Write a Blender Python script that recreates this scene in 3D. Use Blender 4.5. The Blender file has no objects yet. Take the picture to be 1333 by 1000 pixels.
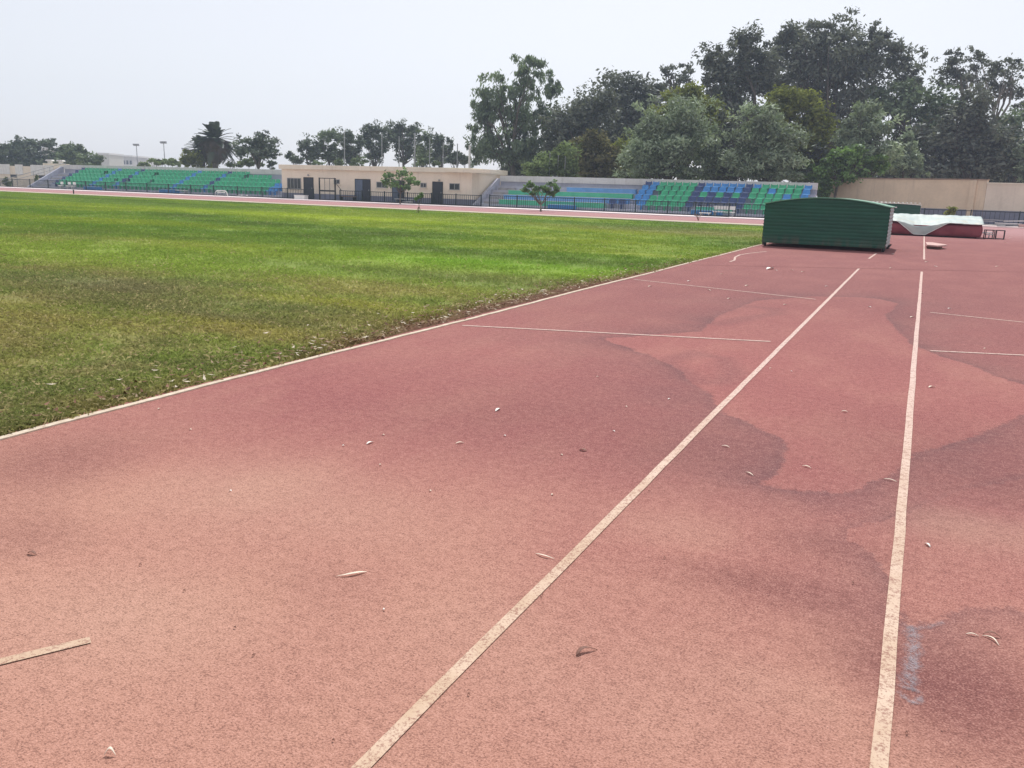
import bpy, math, random
import numpy as np
from mathutils import Matrix, Vector
SC = bpy.context.scene
COL = SC.collection
random.seed(7)
rng = np.random.default_rng(11)
PI = math.pi

# ------------------------------------------------------------------ camera geometry (X across, Y along the running lanes, Z up; metres)
F, H = 1080.0, 1.5
def hz(x): return 226 + .031 * x
def ray(x, y): return np.array([x - 666.5, -(y - 500.0), -F])
def nrm(v): v = np.array(v, float); return v / np.linalg.norm(v)
_u = nrm(np.cross(ray(1000, hz(1000)) - ray(0, hz(0)), ray(666, hz(666))))
_y = nrm(ray(1208, hz(1208)))
_x = np.cross(_y, _u)
R = np.array([_x, _y, _u])
O = np.array([0, 0, H])
def g(x, y, z=0.0):                       # point of the ground seen at a place of the photo
    d = R @ ray(x, y); t = (z - H) / d[2]; return O + t * d
def atY(x, y, Y):
    d = R @ ray(x, y); return O + d * Y / d[1]
def atD(x, y, D):                         # point at a depth in metres along the view axis
    return O + R @ ray(x, y) * (D / F)

# ------------------------------------------------------------------ object helpers
def tag(o, label=None, cat=None, group=None, kind=None):
    if label: o['label'] = label
    if cat: o['category'] = cat
    if group: o['group'] = group
    if kind: o['kind'] = kind
    return o
def empty(name, loc, rz=0.0, label=None, cat=None, group=None):
    o = bpy.data.objects.new(name, None); COL.objects.link(o)
    o.empty_display_size = .2
    o.location = loc; o.rotation_euler = (0, 0, rz)
    return tag(o, label, cat, group)
def link(name, me, parent=None, loc=None):
    o = bpy.data.objects.new(name, me); COL.objects.link(o)
    if parent: o.parent = parent
    if loc is not None: o.location = loc
    return o
def copy_tree(o, parent=None):
    c = o.copy(); COL.objects.link(c); c.parent = parent
    for ch in list(o.children): copy_tree(ch, c)
    return c

class MB:
    def __init__(s): s.v = []; s.f = []
    def add(s, vs, fs):
        n = len(s.v); s.v += [tuple(map(float, p)) for p in vs]; s.f += [tuple(i + n for i in f) for f in fs]; return s
    def box(s, x0, x1, y0, y1, z0, z1):
        vs = [(x, y, z) for z in (z0, z1) for x, y in ((x0, y0), (x1, y0), (x1, y1), (x0, y1))]
        return s.add(vs, [(3, 2, 1, 0), (4, 5, 6, 7), (0, 1, 5, 4), (1, 2, 6, 5), (2, 3, 7, 6), (3, 0, 4, 7)])
    def obox(s, a, b, w, h, up=(0, 0, 1)):            # bar from a to b with a rectangular section
        a, b = np.array(a, float), np.array(b, float); d = nrm(b - a); u = np.array(up, float)
        if abs(d @ u) > .95: u = np.array((0, 1., 0))
        sx = nrm(np.cross(d, u)); sz = np.cross(sx, d)
        vs = []
        for p in (a, b):
            for i, j in ((-1, -1), (1, -1), (1, 1), (-1, 1)): vs.append(p + sx * i * w / 2 + sz * j * h / 2)
        return s.add(vs, [(0, 1, 2, 3), (7, 6, 5, 4), (0, 4, 5, 1), (1, 5, 6, 2), (2, 6, 7, 3), (3, 7, 4, 0)])
    def tube(s, pts, rad, n=8):
        pts = [np.array(p, float) for p in pts]; vs = []; fs = []
        if not hasattr(rad, '__len__'): rad = [rad] * len(pts)
        for i, p in enumerate(pts):
            d = nrm(pts[min(i + 1, len(pts) - 1)] - pts[max(i - 1, 0)])
            u = np.array((0, 0, 1.)) if abs(d[2]) < .9 else np.array((1., 0, 0))
            a = nrm(np.cross(d, u)); b = np.cross(d, a)
            for k in range(n):
                t = 2 * PI * k / n; vs.append(p + rad[i] * (math.cos(t) * a + math.sin(t) * b))
        for i in range(len(pts) - 1):
            for k in range(n):
                fs.append((i * n + k, i * n + (k + 1) % n, (i + 1) * n + (k + 1) % n, (i + 1) * n + k))
        fs.append(tuple(range(n - 1, -1, -1))); m = (len(pts) - 1) * n; fs.append(tuple(m + k for k in range(n)))
        return s.add(vs, fs)
    def prism(s, prof, a0, a1, axis='x'):             # closed profile swept along an axis
        n = len(prof); vs = []
        for a in (a0, a1):
            for p, q in prof: vs.append((a, p, q) if axis == 'x' else ((p, a, q) if axis == 'y' else (p, q, a)))
        fs = [(i, (i + 1) % n, n + (i + 1) % n, n + i) for i in range(n)] + [tuple(range(n - 1, -1, -1)), tuple(range(n, 2 * n))]
        return s.add(vs, fs)
    def mesh(s, name, mat, smooth=False, bevel=0):
        me = bpy.data.meshes.new(name); me.from_pydata(s.v, [], s.f); me.update()
        import bmesh
        bm = bmesh.new(); bm.from_mesh(me)
        bmesh.ops.recalc_face_normals(bm, faces=bm.faces)
        if bevel: bmesh.ops.bevel(bm, geom=list(bm.edges), offset=bevel, segments=2, affect='EDGES', profile=.5)
        bm.to_mesh(me); bm.free()
        if mat: me.materials.append(mat)
        if smooth: me.polygons.foreach_set('use_smooth', [True] * len(me.polygons))
        return me
    def build(s, name, mat, parent=None, smooth=False, bevel=0):
        return link(name, s.mesh(name, mat, smooth, bevel), parent)

def npmesh(name, V, Fc, mat, cols=None, smooth=False):   # numpy verts (n,3), faces (m,k)
    me = bpy.data.meshes.new(name)
    V = np.asarray(V, np.float32); Fc = np.asarray(Fc, np.int32); k = Fc.shape[1]
    me.vertices.add(len(V)); me.vertices.foreach_set('co', V.ravel())
    me.loops.add(Fc.size); me.loops.foreach_set('vertex_index', Fc.ravel())
    me.polygons.add(len(Fc)); me.polygons.foreach_set('loop_start', np.arange(0, Fc.size, k, dtype=np.int32))
    if smooth: me.polygons.foreach_set('use_smooth', np.ones(len(Fc), bool))
    me.update(calc_edges=True)
    for nm, c in (cols or {}).items():
        c = np.asarray(c, np.float32)
        if c.ndim == 1:
            at = me.attributes.new(nm, 'FLOAT', 'POINT'); at.data.foreach_set('value', c)
        else:
            at = me.attributes.new(nm, 'FLOAT_COLOR', 'POINT')
            at.data.foreach_set('color', np.c_[c, np.ones(len(c), np.float32)].astype(np.float32).ravel())
    if mat: me.materials.append(mat)
    return me

# ------------------------------------------------------------------ materials
class NT:
    def __init__(s, name):
        s.m = bpy.data.materials.new(name); s.m.use_nodes = True
        s.t = s.m.node_tree; s.t.nodes.clear()
        s.out = s.t.nodes.new('ShaderNodeOutputMaterial')
    def n(s, typ, **kw):
        nd = s.t.nodes.new('ShaderNode' + typ)
        for k, v in kw.items():
            if k[0] == 'i' and k[1:].isdigit(): s.put(nd.inputs[int(k[1:])], v)
            elif k.startswith('in_'): s.put(nd.inputs[k[3:].replace('_', ' ')], v)
            else: setattr(nd, k, v)
        return nd
    def put(s, sock, v):
        if hasattr(v, 'is_linked') or isinstance(v, bpy.types.NodeSocket): s.t.links.new(v, sock)
        else: sock.default_value = v
    def math(s, op, a, b=0.0, c=None, clamp=False):
        nd = s.t.nodes.new('ShaderNodeMath'); nd.operation = op; nd.use_clamp = clamp
        s.put(nd.inputs[0], a); s.put(nd.inputs[1], b)
        if c is not None: s.put(nd.inputs[2], c)
        return nd.outputs[0]
    def mix(s, f, a, b, mode='MIX'):
        nd = s.t.nodes.new('ShaderNodeMix'); nd.data_type = 'RGBA'; nd.blend_type = mode
        s.put(nd.inputs[0], f)
        for i, v in ((6, a), (7, b)):
            s.put(nd.inputs[i], (*v, 1) if isinstance(v, tuple) and len(v) == 3 else v)
        return nd.outputs[2]
    def noise(s, vec, scale, detail=2.0, rough=.5):
        nd = s.t.nodes.new('ShaderNodeTexNoise'); s.put(nd.inputs['Vector'], vec)
        nd.inputs['Scale'].default_value = scale; nd.inputs['Detail'].default_value = detail; nd.inputs['Roughness'].default_value = rough
        return nd.outputs['Fac']
    def ramp(s, v, lo, hi, a=0.0, b=1.0):
        nd = s.t.nodes.new('ShaderNodeMapRange'); nd.interpolation_type = 'SMOOTHSTEP'
        s.put(nd.inputs[0], v)
        for i, q in enumerate((lo, hi, a, b)): nd.inputs[i + 1].default_value = q
        return nd.outputs[0]
    def pos(s): return s.n('NewGeometry').outputs['Position']
    def attr(s, name): return s.n('Attribute', attribute_name=name)
    def scale(s, vec, sx, sy, sz):
        nd = s.n('VectorMath', operation='MULTIPLY'); s.put(nd.inputs[0], vec); nd.inputs[1].default_value = (sx, sy, sz); return nd.outputs[0]
    def bsdf(s, col, rough=.6, spec=.3, metal=0.0, bump=None, bstr=.3, bdist=.01):
        b = s.n('BsdfPrincipled'); s.put(b.inputs['Base Color'], (*col, 1) if isinstance(col, tuple) and len(col) == 3 else col)
        s.put(b.inputs['Roughness'], rough); b.inputs['Specular IOR Level'].default_value = spec; b.inputs['Metallic'].default_value = metal
        if bump is not None:
            bp = s.n('Bump'); bp.inputs['Strength'].default_value = bstr; bp.inputs['Distance'].default_value = bdist
            s.put(bp.inputs['Height'], bump); s.t.links.new(bp.outputs[0], b.inputs['Normal'])
        s.t.links.new(b.outputs[0], s.out.inputs['Surface']); return b

def plain(name, col, rough=.6, var=.25, scale=3.0, spec=.3, metal=0.0, grime=None, bump=0.0):
    t = NT(name); p = t.pos()
    a = t.noise(p, scale, 4, .6); b = t.noise(p, scale * 9, 3, .6)
    k = t.math('ADD', t.math('MULTIPLY', a, .65), t.math('MULTIPLY', b, .35))
    lo = tuple(c * (1 - var) for c in col); hi = tuple(min(1, c * (1 + var)) for c in col)
    c = t.mix(t.ramp(k, .3, .7), lo, hi)
    if grime:
        st = t.noise(t.scale(p, 1.2, 1.2, .12), 2.2, 5, .65)     # streaks that run down
        c = t.mix(t.ramp(st, .52, .75, 0, .55), c, grime)
    t.bsdf(c, rough, spec, metal, b if bump else None, .4, bump or .01)
    return t.m

M = {}
M['concrete'] = plain('concrete', (.34, .33, .33), .85, .2, 1.5, grime=(.2, .19, .18))
M['stand_grey'] = plain('painted_grey_concrete', (.42, .43, .50), .8, .12, 1.2, grime=(.3, .3, .33))
M['parapet'] = plain('parapet_render', (.62, .61, .58), .85, .1, 1.0, grime=(.44, .42, .38))
M['cream'] = plain('cream_render', (.80, .70, .57), .85, .06, .8, grime=(.62, .52, .42))
M['cream_light'] = plain('cream_trim', (.76, .69, .56), .8, .08, 1.0, grime=(.55, .47, .38))
M['beige'] = plain('beige_wall_render', (.72, .57, .42), .88, .08, .6, grime=(.52, .41, .31))
M['pale_beige'] = plain('pale_beige_render', (.74, .64, .53), .88, .08, .6, grime=(.54, .45, .37))
M['dado'] = plain('blue_grey_paint', (.20, .21, .27), .8, .15, 1.5)
M['door_dark'] = plain('dark_door_paint', (.03, .035, .05), .5, .2, 2)
M['door_blue'] = plain('slate_blue_door_paint', (.10, .13, .19), .5, .15, 2)
M['glass'] = plain('dark_window', (.035, .04, .05), .15, .2, 2, spec=.6)
M['frame_grey'] = plain('grey_window_frame', (.30, .30, .30), .5, .1)
M['black_metal'] = plain('black_painted_metal', (.018, .02, .024), .5, .3, 8)
M['fence_metal'] = plain('dark_fence_paint', (.022, .035, .04), .55, .35, 6)
M['foot_shade'] = plain('fence_foot_shade', (.05, .045, .05), .9, .2, 3)  # near-black, paints the shadow along the fence foot
M['grey_metal'] = plain('grey_metal', (.32, .33, .34), .45, .2, 6, metal=.3)
M['white_paint'] = plain('white_paint', (.74, .73, .70), .6, .1, 3, grime=(.5, .47, .42))
M['roof_white'] = plain('white_roofing', (.70, .71, .66), .6, .12, 3, grime=(.5, .48, .42))
M['blue_box'] = plain('blue_plastic', (.05, .24, .55), .45, .15, 3)
M['seat_green'] = plain('green_seat_plastic', (.035, .40, .20), .28, .22, 2.5, spec=.5)
M['seat_blue'] = plain('blue_seat_plastic', (.05, .26, .58), .28, .2, 2.5, spec=.5)
M['seat_navy'] = plain('navy_seat_plastic', (.03, .065, .19), .32, .2, 2.5, spec=.5)
M['bench_green'] = plain('green_bench_paint', (.10, .52, .31), .5, .15, 1.5)
M['bench_blue'] = plain('blue_bench_paint', (.17, .38, .72), .5, .15, 1.5)
M['bark'] = plain('bark', (.10, .08, .065), .9, .35, 4)
M['bark_pale'] = plain('pale_bark', (.22, .19, .16), .9, .35, 3)
M['wood'] = plain('weathered_wood', (.28, .19, .14), .8, .3, 6)
M['board_top'] = plain('pink_board', (.55, .36, .32), .8, .2, 6)
M['building_far'] = plain('far_render', (.5, .48, .46), .9, .1, .3)

def leaf_mat(name, col, trans=.35, gloss=.0, hue=None):
    t = NT(name); a = t.attr('tint')
    c = t.mix(a.outputs['Fac'], tuple(q * .45 for q in col), tuple(min(1, q * 1.75) for q in col))
    if hue: c = t.mix(t.ramp(a.outputs['Fac'], .55, 1.0), c, hue)
    d = t.n('BsdfDiffuse'); t.put(d.inputs[0], c)
    tr = t.n('BsdfTranslucent'); t.put(tr.inputs[0], t.mix(.5, c, (col[0] * 1.2, col[1] * 1.35, col[2] * .6)))
    mx = t.n('MixShader'); mx.inputs[0].default_value = trans
    t.t.links.new(d.outputs[0], mx.inputs[1]); t.t.links.new(tr.outputs[0], mx.inputs[2])
    last = mx
    if gloss:
        gl = t.n('BsdfGlossy'); gl.inputs['Roughness'].default_value = .45; gl.inputs[0].default_value = (.9, .95, 1, 1)
        m2 = t.n('MixShader'); m2.inputs[0].default_value = gloss
        t.t.links.new(mx.outputs[0], m2.inputs[1]); t.t.links.new(gl.outputs[0], m2.inputs[2]); last = m2
    t.t.links.new(last.outputs[0], t.out.inputs['Surface']); return t.m
L = dict(
    euc=leaf_mat('eucalyptus_leaf', (0.15, 0.195, 0.11), .3, .03),
    eucd=leaf_mat('dark_eucalyptus_leaf', (0.128, 0.138, 0.105), .25, .03),
    brown=leaf_mat('brownish_leaf', (0.175, 0.16, 0.085), .3, .0),
    willow=leaf_mat('grey_green_leaf', (0.245, 0.295, 0.195), .3, .03),
    yel=leaf_mat('yellow_green_leaf', (0.215, 0.235, 0.065), .35, .0),
    pine=leaf_mat('pine_needle', (0.105, 0.13, 0.085), .2, .02),
    pineg=leaf_mat('lighter_pine_needle', (0.14, 0.18, 0.09), .25, .02),
    bush=leaf_mat('shrub_leaf', (0.165, 0.21, 0.095), .3, .0),
    fig=leaf_mat('fig_leaf', (0.14, 0.23, 0.06), .4, .03),
    citrus=leaf_mat('young_tree_leaf', (0.14, 0.23, 0.085), .4, .03),
    palm=leaf_mat('palm_leaflet', (.06, .075, .045), .2, .04),
    dead=leaf_mat('dead_palm_frond', (.085, .068, .055), .15, .0))

# ------------------------------------------------------------------ numpy noise
def vnoise(x, y, s=0):
    xi, yi = np.floor(x), np.floor(y); fx, fy = x - xi, y - yi
    fx = fx * fx * (3 - 2 * fx); fy = fy * fy * (3 - 2 * fy)
    def h(a, b): v = np.sin(a * 127.1 + b * 311.7 + s * 74.7) * 43758.5453; return v - np.floor(v)
    return (h(xi, yi) * (1 - fx) + h(xi + 1, yi) * fx) * (1 - fy) + (h(xi, yi + 1) * (1 - fx) + h(xi + 1, yi + 1) * fx) * fy
def fbm(x, y, s=0, o=4):
    r = 0; a = .5; t = 0
    for i in range(o): r = r + a * vnoise(x * 2 ** i, y * 2 ** i, s + i); t += a; a *= .5
    return r / t
def poly_sd(px, py, poly):                      # signed distance, + outside
    d = np.full(px.shape, 1e9); ins = np.zeros(px.shape, bool); n = len(poly)
    for i in range(n):
        ax, ay = poly[i][:2]; bx, by = poly[(i + 1) % n][:2]
        ex, ey = bx - ax, by - ay
        t = np.clip(((px - ax) * ex + (py - ay) * ey) / (ex * ex + ey * ey + 1e-12), 0, 1)
        d = np.minimum(d, np.hypot(px - ax - t * ex, py - ay - t * ey))
        c = ((ay > py) != (by > py)) & (px < (bx - ax) * (py - ay) / (by - ay + 1e-12) + ax)
        ins ^= c
    return np.where(ins, -d, d)

# ------------------------------------------------------------------ layout numbers
GX = -4.70            # grass edge along the lanes
GY = 46.6             # far end of the grass
FY = 62.0             # fence line of the far side
# ------------------------------------------------------------------ ground
t = NT('dry_ground'); p = t.pos()
c = t.mix(t.ramp(t.noise(p, .15, 5), .35, .65), (.26, .21, .17), (.36, .31, .26))
c = t.mix(t.ramp(t.noise(p, 6, 4), .4, .7), c, (.22, .19, .16)); t.bsdf(c, .95, .1)
gm = MB(); gm.add([(-1800, -1800, -.03), (1800, -1800, -.03), (1800, 1800, -.03), (-1800, 1800, -.03)], [(0, 1, 2, 3)])
tag(gm.build('ground', t.m), kind='structure')

# ------------------------------------------------------------------ running track with water stains
isl = [(1149,409),(1160,425),(1182,447),(1221,464),(1257,475),(1296,490),(1333,503),(1420,520),(1420,526),(1333,539),(1299,548),(1272,564),(1245,574),(1227,581),(1188,590),(1161,607),(1140,622),(1122,631),(1101,640),(1053,638),(993,631),(1011,620),(1023,598),(1030,581),(1020,571),(972,548),(945,538),(933,522),(904,498),(883,477),(845,461),(799,446),(790,441),(850,436),(915,432),(940,410),(985,392),(1060,386),(1110,387),(1143,389),(1166,395),(1160,403)]
isl = [g(*q)[:2] for q in isl]
isl2 = [(1104,700),(1130,716),(1155,733),(1166,760),(1174,800),(1184,814),(1218,811),(1245,793),(1278,787),(1333,793),(1500,815),(1560,700),(1420,610),(1333,622),(1250,640),(1180,668)]
isl2 = [g(*q)[:2] for q in isl2]
lobe = [(870,470),(904,459),(942,467),(952,486),(938,499),(905,497),(885,482)]
lobe = [g(*q)[:2] for q in lobe]
lobe2 = [(905,418),(960,398),(1010,402),(1012,408),(975,414),(935,422)]
lobe2 = [g(*q)[:2] for q in lobe2]
gx = np.arange(GX - .06, 8.3, .07); gy = np.arange(.6, 34, .07)
XX, YY = np.meshgrid(gx, gy)
wx = XX + .10 * (fbm(XX * 3, YY * 3, 3) - .5) ; wy = YY + .14 * (fbm(XX * 3, YY * 3, 9) - .5)
d1 = poly_sd(wx, wy, isl); d2 = poly_sd(wx, wy, isl2); d3 = np.minimum(poly_sd(wx, wy, lobe), poly_sd(wx, wy, lobe2))
nx, ny = len(gx), len(gy)
V = np.c_[XX.ravel(), YY.ravel(), np.zeros(nx * ny)]
ii = np.arange(ny - 1)[:, None] * nx + np.arange(nx - 1)[None, :]
Fq = np.stack([ii, ii + 1, ii + nx + 1, ii + nx], -1).reshape(-1, 4)
x0, x1, y0, y1 = gx[0], gx[-1], gy[0], gy[-1]
extra = [((x0, -30), (60, -30), (60, y0), (x0, y0)), ((x1, y0), (60, y0), (60, y1), (x1, y1)), ((x0, y1), (60, y1), (60, GY), (x0, GY)),
         ((-140, GY), (60, GY), (60, 58.9), (-140, 58.9)), ((-7, 58.9), (60, 58.9), (60, 66), (-7, 66))]
for q in extra:
    n = len(V); V = np.r_[V, np.array([(a, b, 0) for a, b in q])]; Fq = np.r_[Fq, [[n, n + 1, n + 2, n + 3]]]
tone = np.zeros_like(XX)
for px, py, rx, ry, a in ((1010, 765, .42, .16, .9), (1080, 715, .3, .15, .6), (680, 540, .9, .9, .45), (900, 590, .5, .5, .5), (1260, 880, .30, .22, .8), (1140, 860, .2, .2, .3), (430, 760, .5, .3, .35), (90, 600, .55, .55, .85), (40, 700, .35, .25, .5), (1250, 930, .28, .28, .9), (1290, 620, .9, .9, .55), (1180, 560, .8, .8, .25), (820, 930, .3, .2, -.4), (1300, 690, .5, .3, -.9), (330, 640, .9, .5, -.7), (620, 820, .5, .3, -.4), (1020, 900, .35, .18, -.5), (150, 800, .5, .35, -.8), (880, 690, .4, .25, -.35), (1050, 330, 1.2, 1.2, -.6), (720, 400, 1.6, 1.6, .3)):
    q = g(px, py); tone += a * np.exp(-((XX - q[0]) / rx) ** 2 - ((YY - q[1]) / ry) ** 2)
pad = lambda a, v: np.r_[a.ravel(), np.full(4 * len(extra), v)]
t = NT('track_rubber'); p = t.pos()
gran = t.n('TexVoronoi', feature='F1'); t.put(gran.inputs['Vector'], p); gran.inputs['Scale'].default_value = 210
g2 = t.noise(p, 330, 2, .6); g3 = t.noise(p, 75, 3, .7)
big = t.noise(p, .33, 4, .55); mid = t.noise(t.scale(p, 1, .45, 1), 1.5, 5, .6); mid2 = t.noise(p, 7, 5, .65)
sep = t.n('SeparateXYZ'); t.put(sep.inputs[0], p); PXs, PYs = sep.outputs[0], sep.outputs[1]
base = t.mix(t.ramp(big, .35, .68), (.290, .099, .095), (.330, .119, .109))
base = t.mix(t.ramp(mid, .38, .72, 0, .55), base, (.375, .160, .132))
base = t.mix(t.ramp(mid2, .45, .75, 0, .35), base, (.265, .088, .085))
# dust plus painted vignette and view-angle shading: paler near, darker up the lanes
dust_vignette = t.math('ADD', t.ramp(PYs, 1.2, 5.5, 1, 0), t.math('MULTIPLY', t.math('SUBTRACT', big, .5), .9))
dust_vignette = t.math('ADD', dust_vignette, t.math('MULTIPLY', t.math('SUBTRACT', mid, .5), .5), clamp=True)
base = t.mix(t.math('MULTIPLY', dust_vignette, .72), base, (.445, .250, .178))
tn = t.math('MULTIPLY', t.attr('tone').outputs['Fac'], t.ramp(mid, .25, .6, .7, 1.1))
base = t.mix(t.math('MULTIPLY', tn, .75, clamp=True), base, (.195, .074, .066))
base = t.mix(t.math('MULTIPLY', tn, -.7, clamp=True), base, (.46, .27, .20))
far_vignette = t.ramp(PYs, 6, 16, 0, .8)  # darkens the rubber with distance: vignette and view-angle falloff in the colour
base = t.mix(far_vignette, base, t.mix(t.ramp(mid, .35, .7), (.215, .079, .079), (.255, .098, .094)))
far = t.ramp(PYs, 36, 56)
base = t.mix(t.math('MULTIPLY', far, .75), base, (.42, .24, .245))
def stain(att, width, amp, edge=.045, fl=.12):
    d = t.attr(att).outputs['Fac']
    d = t.math('ADD', d, t.math('MULTIPLY', t.math('SUBTRACT', t.noise(p, 14, 5, .75), .5), .17))
    inside = t.ramp(d, 0, edge)
    fall = t.math('POWER', 2.718, t.math('MULTIPLY', d, -1.0 / width))
    rim = t.math('MULTIPLY', t.math('POWER', 2.718, t.math('MULTIPLY', d, -1 / .05)), .45)
    fall = t.math('ADD', t.math('ADD', t.math('MULTIPLY', fall, .78 - fl), fl), rim)
    pat = t.ramp(t.noise(p, 1.1, 4, .6), .3, .7, .55, 1.0)
    return t.math('MULTIPLY', t.math('MULTIPLY', t.math('MULTIPLY', inside, fall), pat), amp, clamp=True)
fadeS = t.math('MULTIPLY', t.ramp(PYs, 3.2, 4.6), t.ramp(PYs, 15, 22, 1, 0))
s1 = t.math('MULTIPLY', stain('stain_a', .6, .98), fadeS)
s2 = t.math('MULTIPLY', stain('stain_b', .25, .7, .03, .05), t.math('MULTIPLY', t.ramp(PYs, 1.6, 2.2), t.ramp(PXs, -1.1, -.3)))
s3 = t.math('MULTIPLY', t.ramp(t.attr('stain_c').outputs['Fac'], -.12, .0, 1, 0), .0)
s4 = t.math('MULTIPLY', t.ramp(t.math('ABSOLUTE', t.attr('stain_c').outputs['Fac']), .0, .22, 1, 0), .28)
st = t.math('MAXIMUM', t.math('MAXIMUM', s1, s2), t.math('MAXIMUM', s3, s4))
base = t.mix(st, base, (.125, .060, .066))
# crumb texture
c1 = t.noise(p, 140, 2, .6); c2 = t.noise(p, 48, 3, .65); c3 = t.noise(p, 17, 3, .6)
crumb = t.math('ADD', t.math('ADD', t.math('MULTIPLY', c1, .56), t.math('MULTIPLY', c2, .27)), t.math('MULTIPLY', c3, .17))
base = t.mix(t.ramp(crumb, .39, .51, .78, 0), base, t.mix(.62, base, (.085, .033, .030)))
base = t.mix(t.ramp(crumb, .49, .61, 0, .6), base, t.mix(.5, base, (.66, .38, .31)))
pits = t.ramp(t.noise(p, 85, 2, .8), .61, .71)
base = t.mix(t.math('MULTIPLY', pits, .65), base, (.05, .022, .02))
hgt = t.math('ADD', gran.outputs['Distance'], t.math('MULTIPLY', crumb, .8))
t.bsdf(base, .9, .15, 0, hgt, .55, .004)
M['track'] = t.m
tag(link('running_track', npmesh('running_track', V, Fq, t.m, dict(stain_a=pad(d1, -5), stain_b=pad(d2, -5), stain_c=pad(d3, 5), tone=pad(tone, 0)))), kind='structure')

# painted markings: worn white paint that lets the red crumb through
t = NT('worn_line_paint'); p = t.pos()
k = t.math('ADD', t.math('MULTIPLY', t.noise(p, 120, 2, .7), .65), t.math('MULTIPLY', t.noise(p, 22, 4, .6), .35))
sp_ = t.n('SeparateXYZ'); t.put(sp_.inputs[0], p); wr_ = t.ramp(sp_.outputs[1], 1.5, 9)
c = t.mix(wr_, t.mix(t.ramp(t.noise(p, 3, 4), .35, .7), (.50, .36, .25), (.60, .46, .35)), (.61, .46, .40))
c = t.mix(t.ramp(k, .47, .62, 0, .8), c, (.27, .13, .10)); t.bsdf(c, .85, .2)
M['line'] = t.m
ln = MB()
def strip(a, b, w, z=.004, seg=None):
    a, b = np.array(a[:2], float), np.array(b[:2], float); d = nrm(b - a); s = np.array((-d[1], d[0])) * w / 2
    n = seg or max(1, int(np.linalg.norm(b - a) / .35)); vs = []
    for i in range(n + 1):
        q = a + (b - a) * i / n; j = random.uniform(-.0022, .0022)
        vs += [(*(q - s + j), z), (*(q + s + j), z)]
    ln.add(vs, [(2 * i, 2 * i + 1, 2 * i + 3, 2 * i + 2) for i in range(n)])
strip((-1.143, -3), g(1118, 350), .046); strip((.078, -3), g(1200, 354), .046)
strip(g(1131, 337), g(1141, 330), .05); strip(g(1203, 338), g(1203, 308), .05)
strip(g(1145, 317), g(1160, 307), .05)
strip(g(602, 424), g(1003, 445), .045); strip(g(825, 364), g(1062, 390), .045)
strip(g(1211, 457), g(1400, 466), .045); strip(g(1211, 407), g(1400, 427), .045)
strip((-2.95, .55), g(118, 834), .042)
cv = [g(*q) for q in ((950, 341), (956, 339), (957, 335), (963, 332), (975, 330), (998, 327.5))]
for a, b in zip(cv, cv[1:]): strip(a, b, .05, seg=1)
strip(g(1302, 306), g(1400, 308), .05)
tag(ln.build('track_markings', M['line']), kind='structure')
t = NT('track_seam'); t.bsdf((.22, .09, .085), .9, .1)
sm = MB(); a, b = g(900, 345), g(1400, 356)
sm.add([(*a[:2], .003), (*b[:2], .003), (b[0], b[1] + .07, .003), (a[0], a[1] + .07, .003)], [(0, 1, 2, 3)])
tag(sm.build('track_seam', t.m), kind='structure')
# chalk smear beside the right lane line
t = NT('chalk'); p = t.pos()
k = t.math('ADD', t.math('MULTIPLY', t.noise(p, 150, 2, .7), .6), t.math('MULTIPLY', t.noise(p, 28, 3, .6), .5))
b = t.n('BsdfDiffuse'); b.inputs[0].default_value = (.37, .36, .39, 1); tr = t.n('BsdfTransparent'); mx = t.n('MixShader')
t.put(mx.inputs[0], t.math('MULTIPLY', t.ramp(k, .40, .72, 0, .8), t.attr('cover').outputs['Fac'])); t.t.links.new(tr.outputs[0], mx.inputs[1]); t.t.links.new(b.outputs[0], mx.inputs[2])
t.t.links.new(mx.outputs[0], t.out.inputs['Surface'])
CV, CF, CC = [], [], []
def smear(pts, w, top=.75):
    ps = np.array([g(*q)[:2] for q in pts]); tt = np.linspace(0, len(ps) - 1, len(ps) * 6)
    ps = np.c_[np.interp(tt, np.arange(len(ps)), ps[:, 0]), np.interp(tt, np.arange(len(ps)), ps[:, 1])]
    for _ in range(6): ps[1:-1] = (ps[:-2] + 2 * ps[1:-1] + ps[2:]) / 4
    for i, q in enumerate(ps):
        d = nrm(ps[min(i + 1, len(ps) - 1)] - ps[max(i - 1, 0)]); s = np.array((-d[1], d[0]))
        n = len(CV); e = top * min(1, i / 3, (len(ps) - 1 - i) / 3); w_ = w * (1 + .25 * math.sin(i * .9))
        for off, cov in ((-1.6, 0), (-.35, e), (.35, e), (1.6, 0)):
            CV.append((*(q + s * off * w_), .003)); CC.append(cov)
        if i: CF.extend([(n - 4 + k, n - 3 + k, n + 1 + k, n + k) for k in range(3)])
smear([(1188, 815), (1187, 822), (1190, 840), (1188, 860), (1184, 880), (1182, 896), (1181, 900)], .022)
smear([(1172, 812), (1185, 817), (1205, 818), (1222, 813), (1230, 810)], .010, .45)
smear([(1166, 900), (1174, 905), (1184, 914), (1196, 917), (1198, 906), (1190, 898), (1176, 897)], .010, .6)
tag(link('chalk_smear', npmesh('chalk_smear', CV, CF, t.m, dict(cover=np.array(CC)))), kind='structure')

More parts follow.
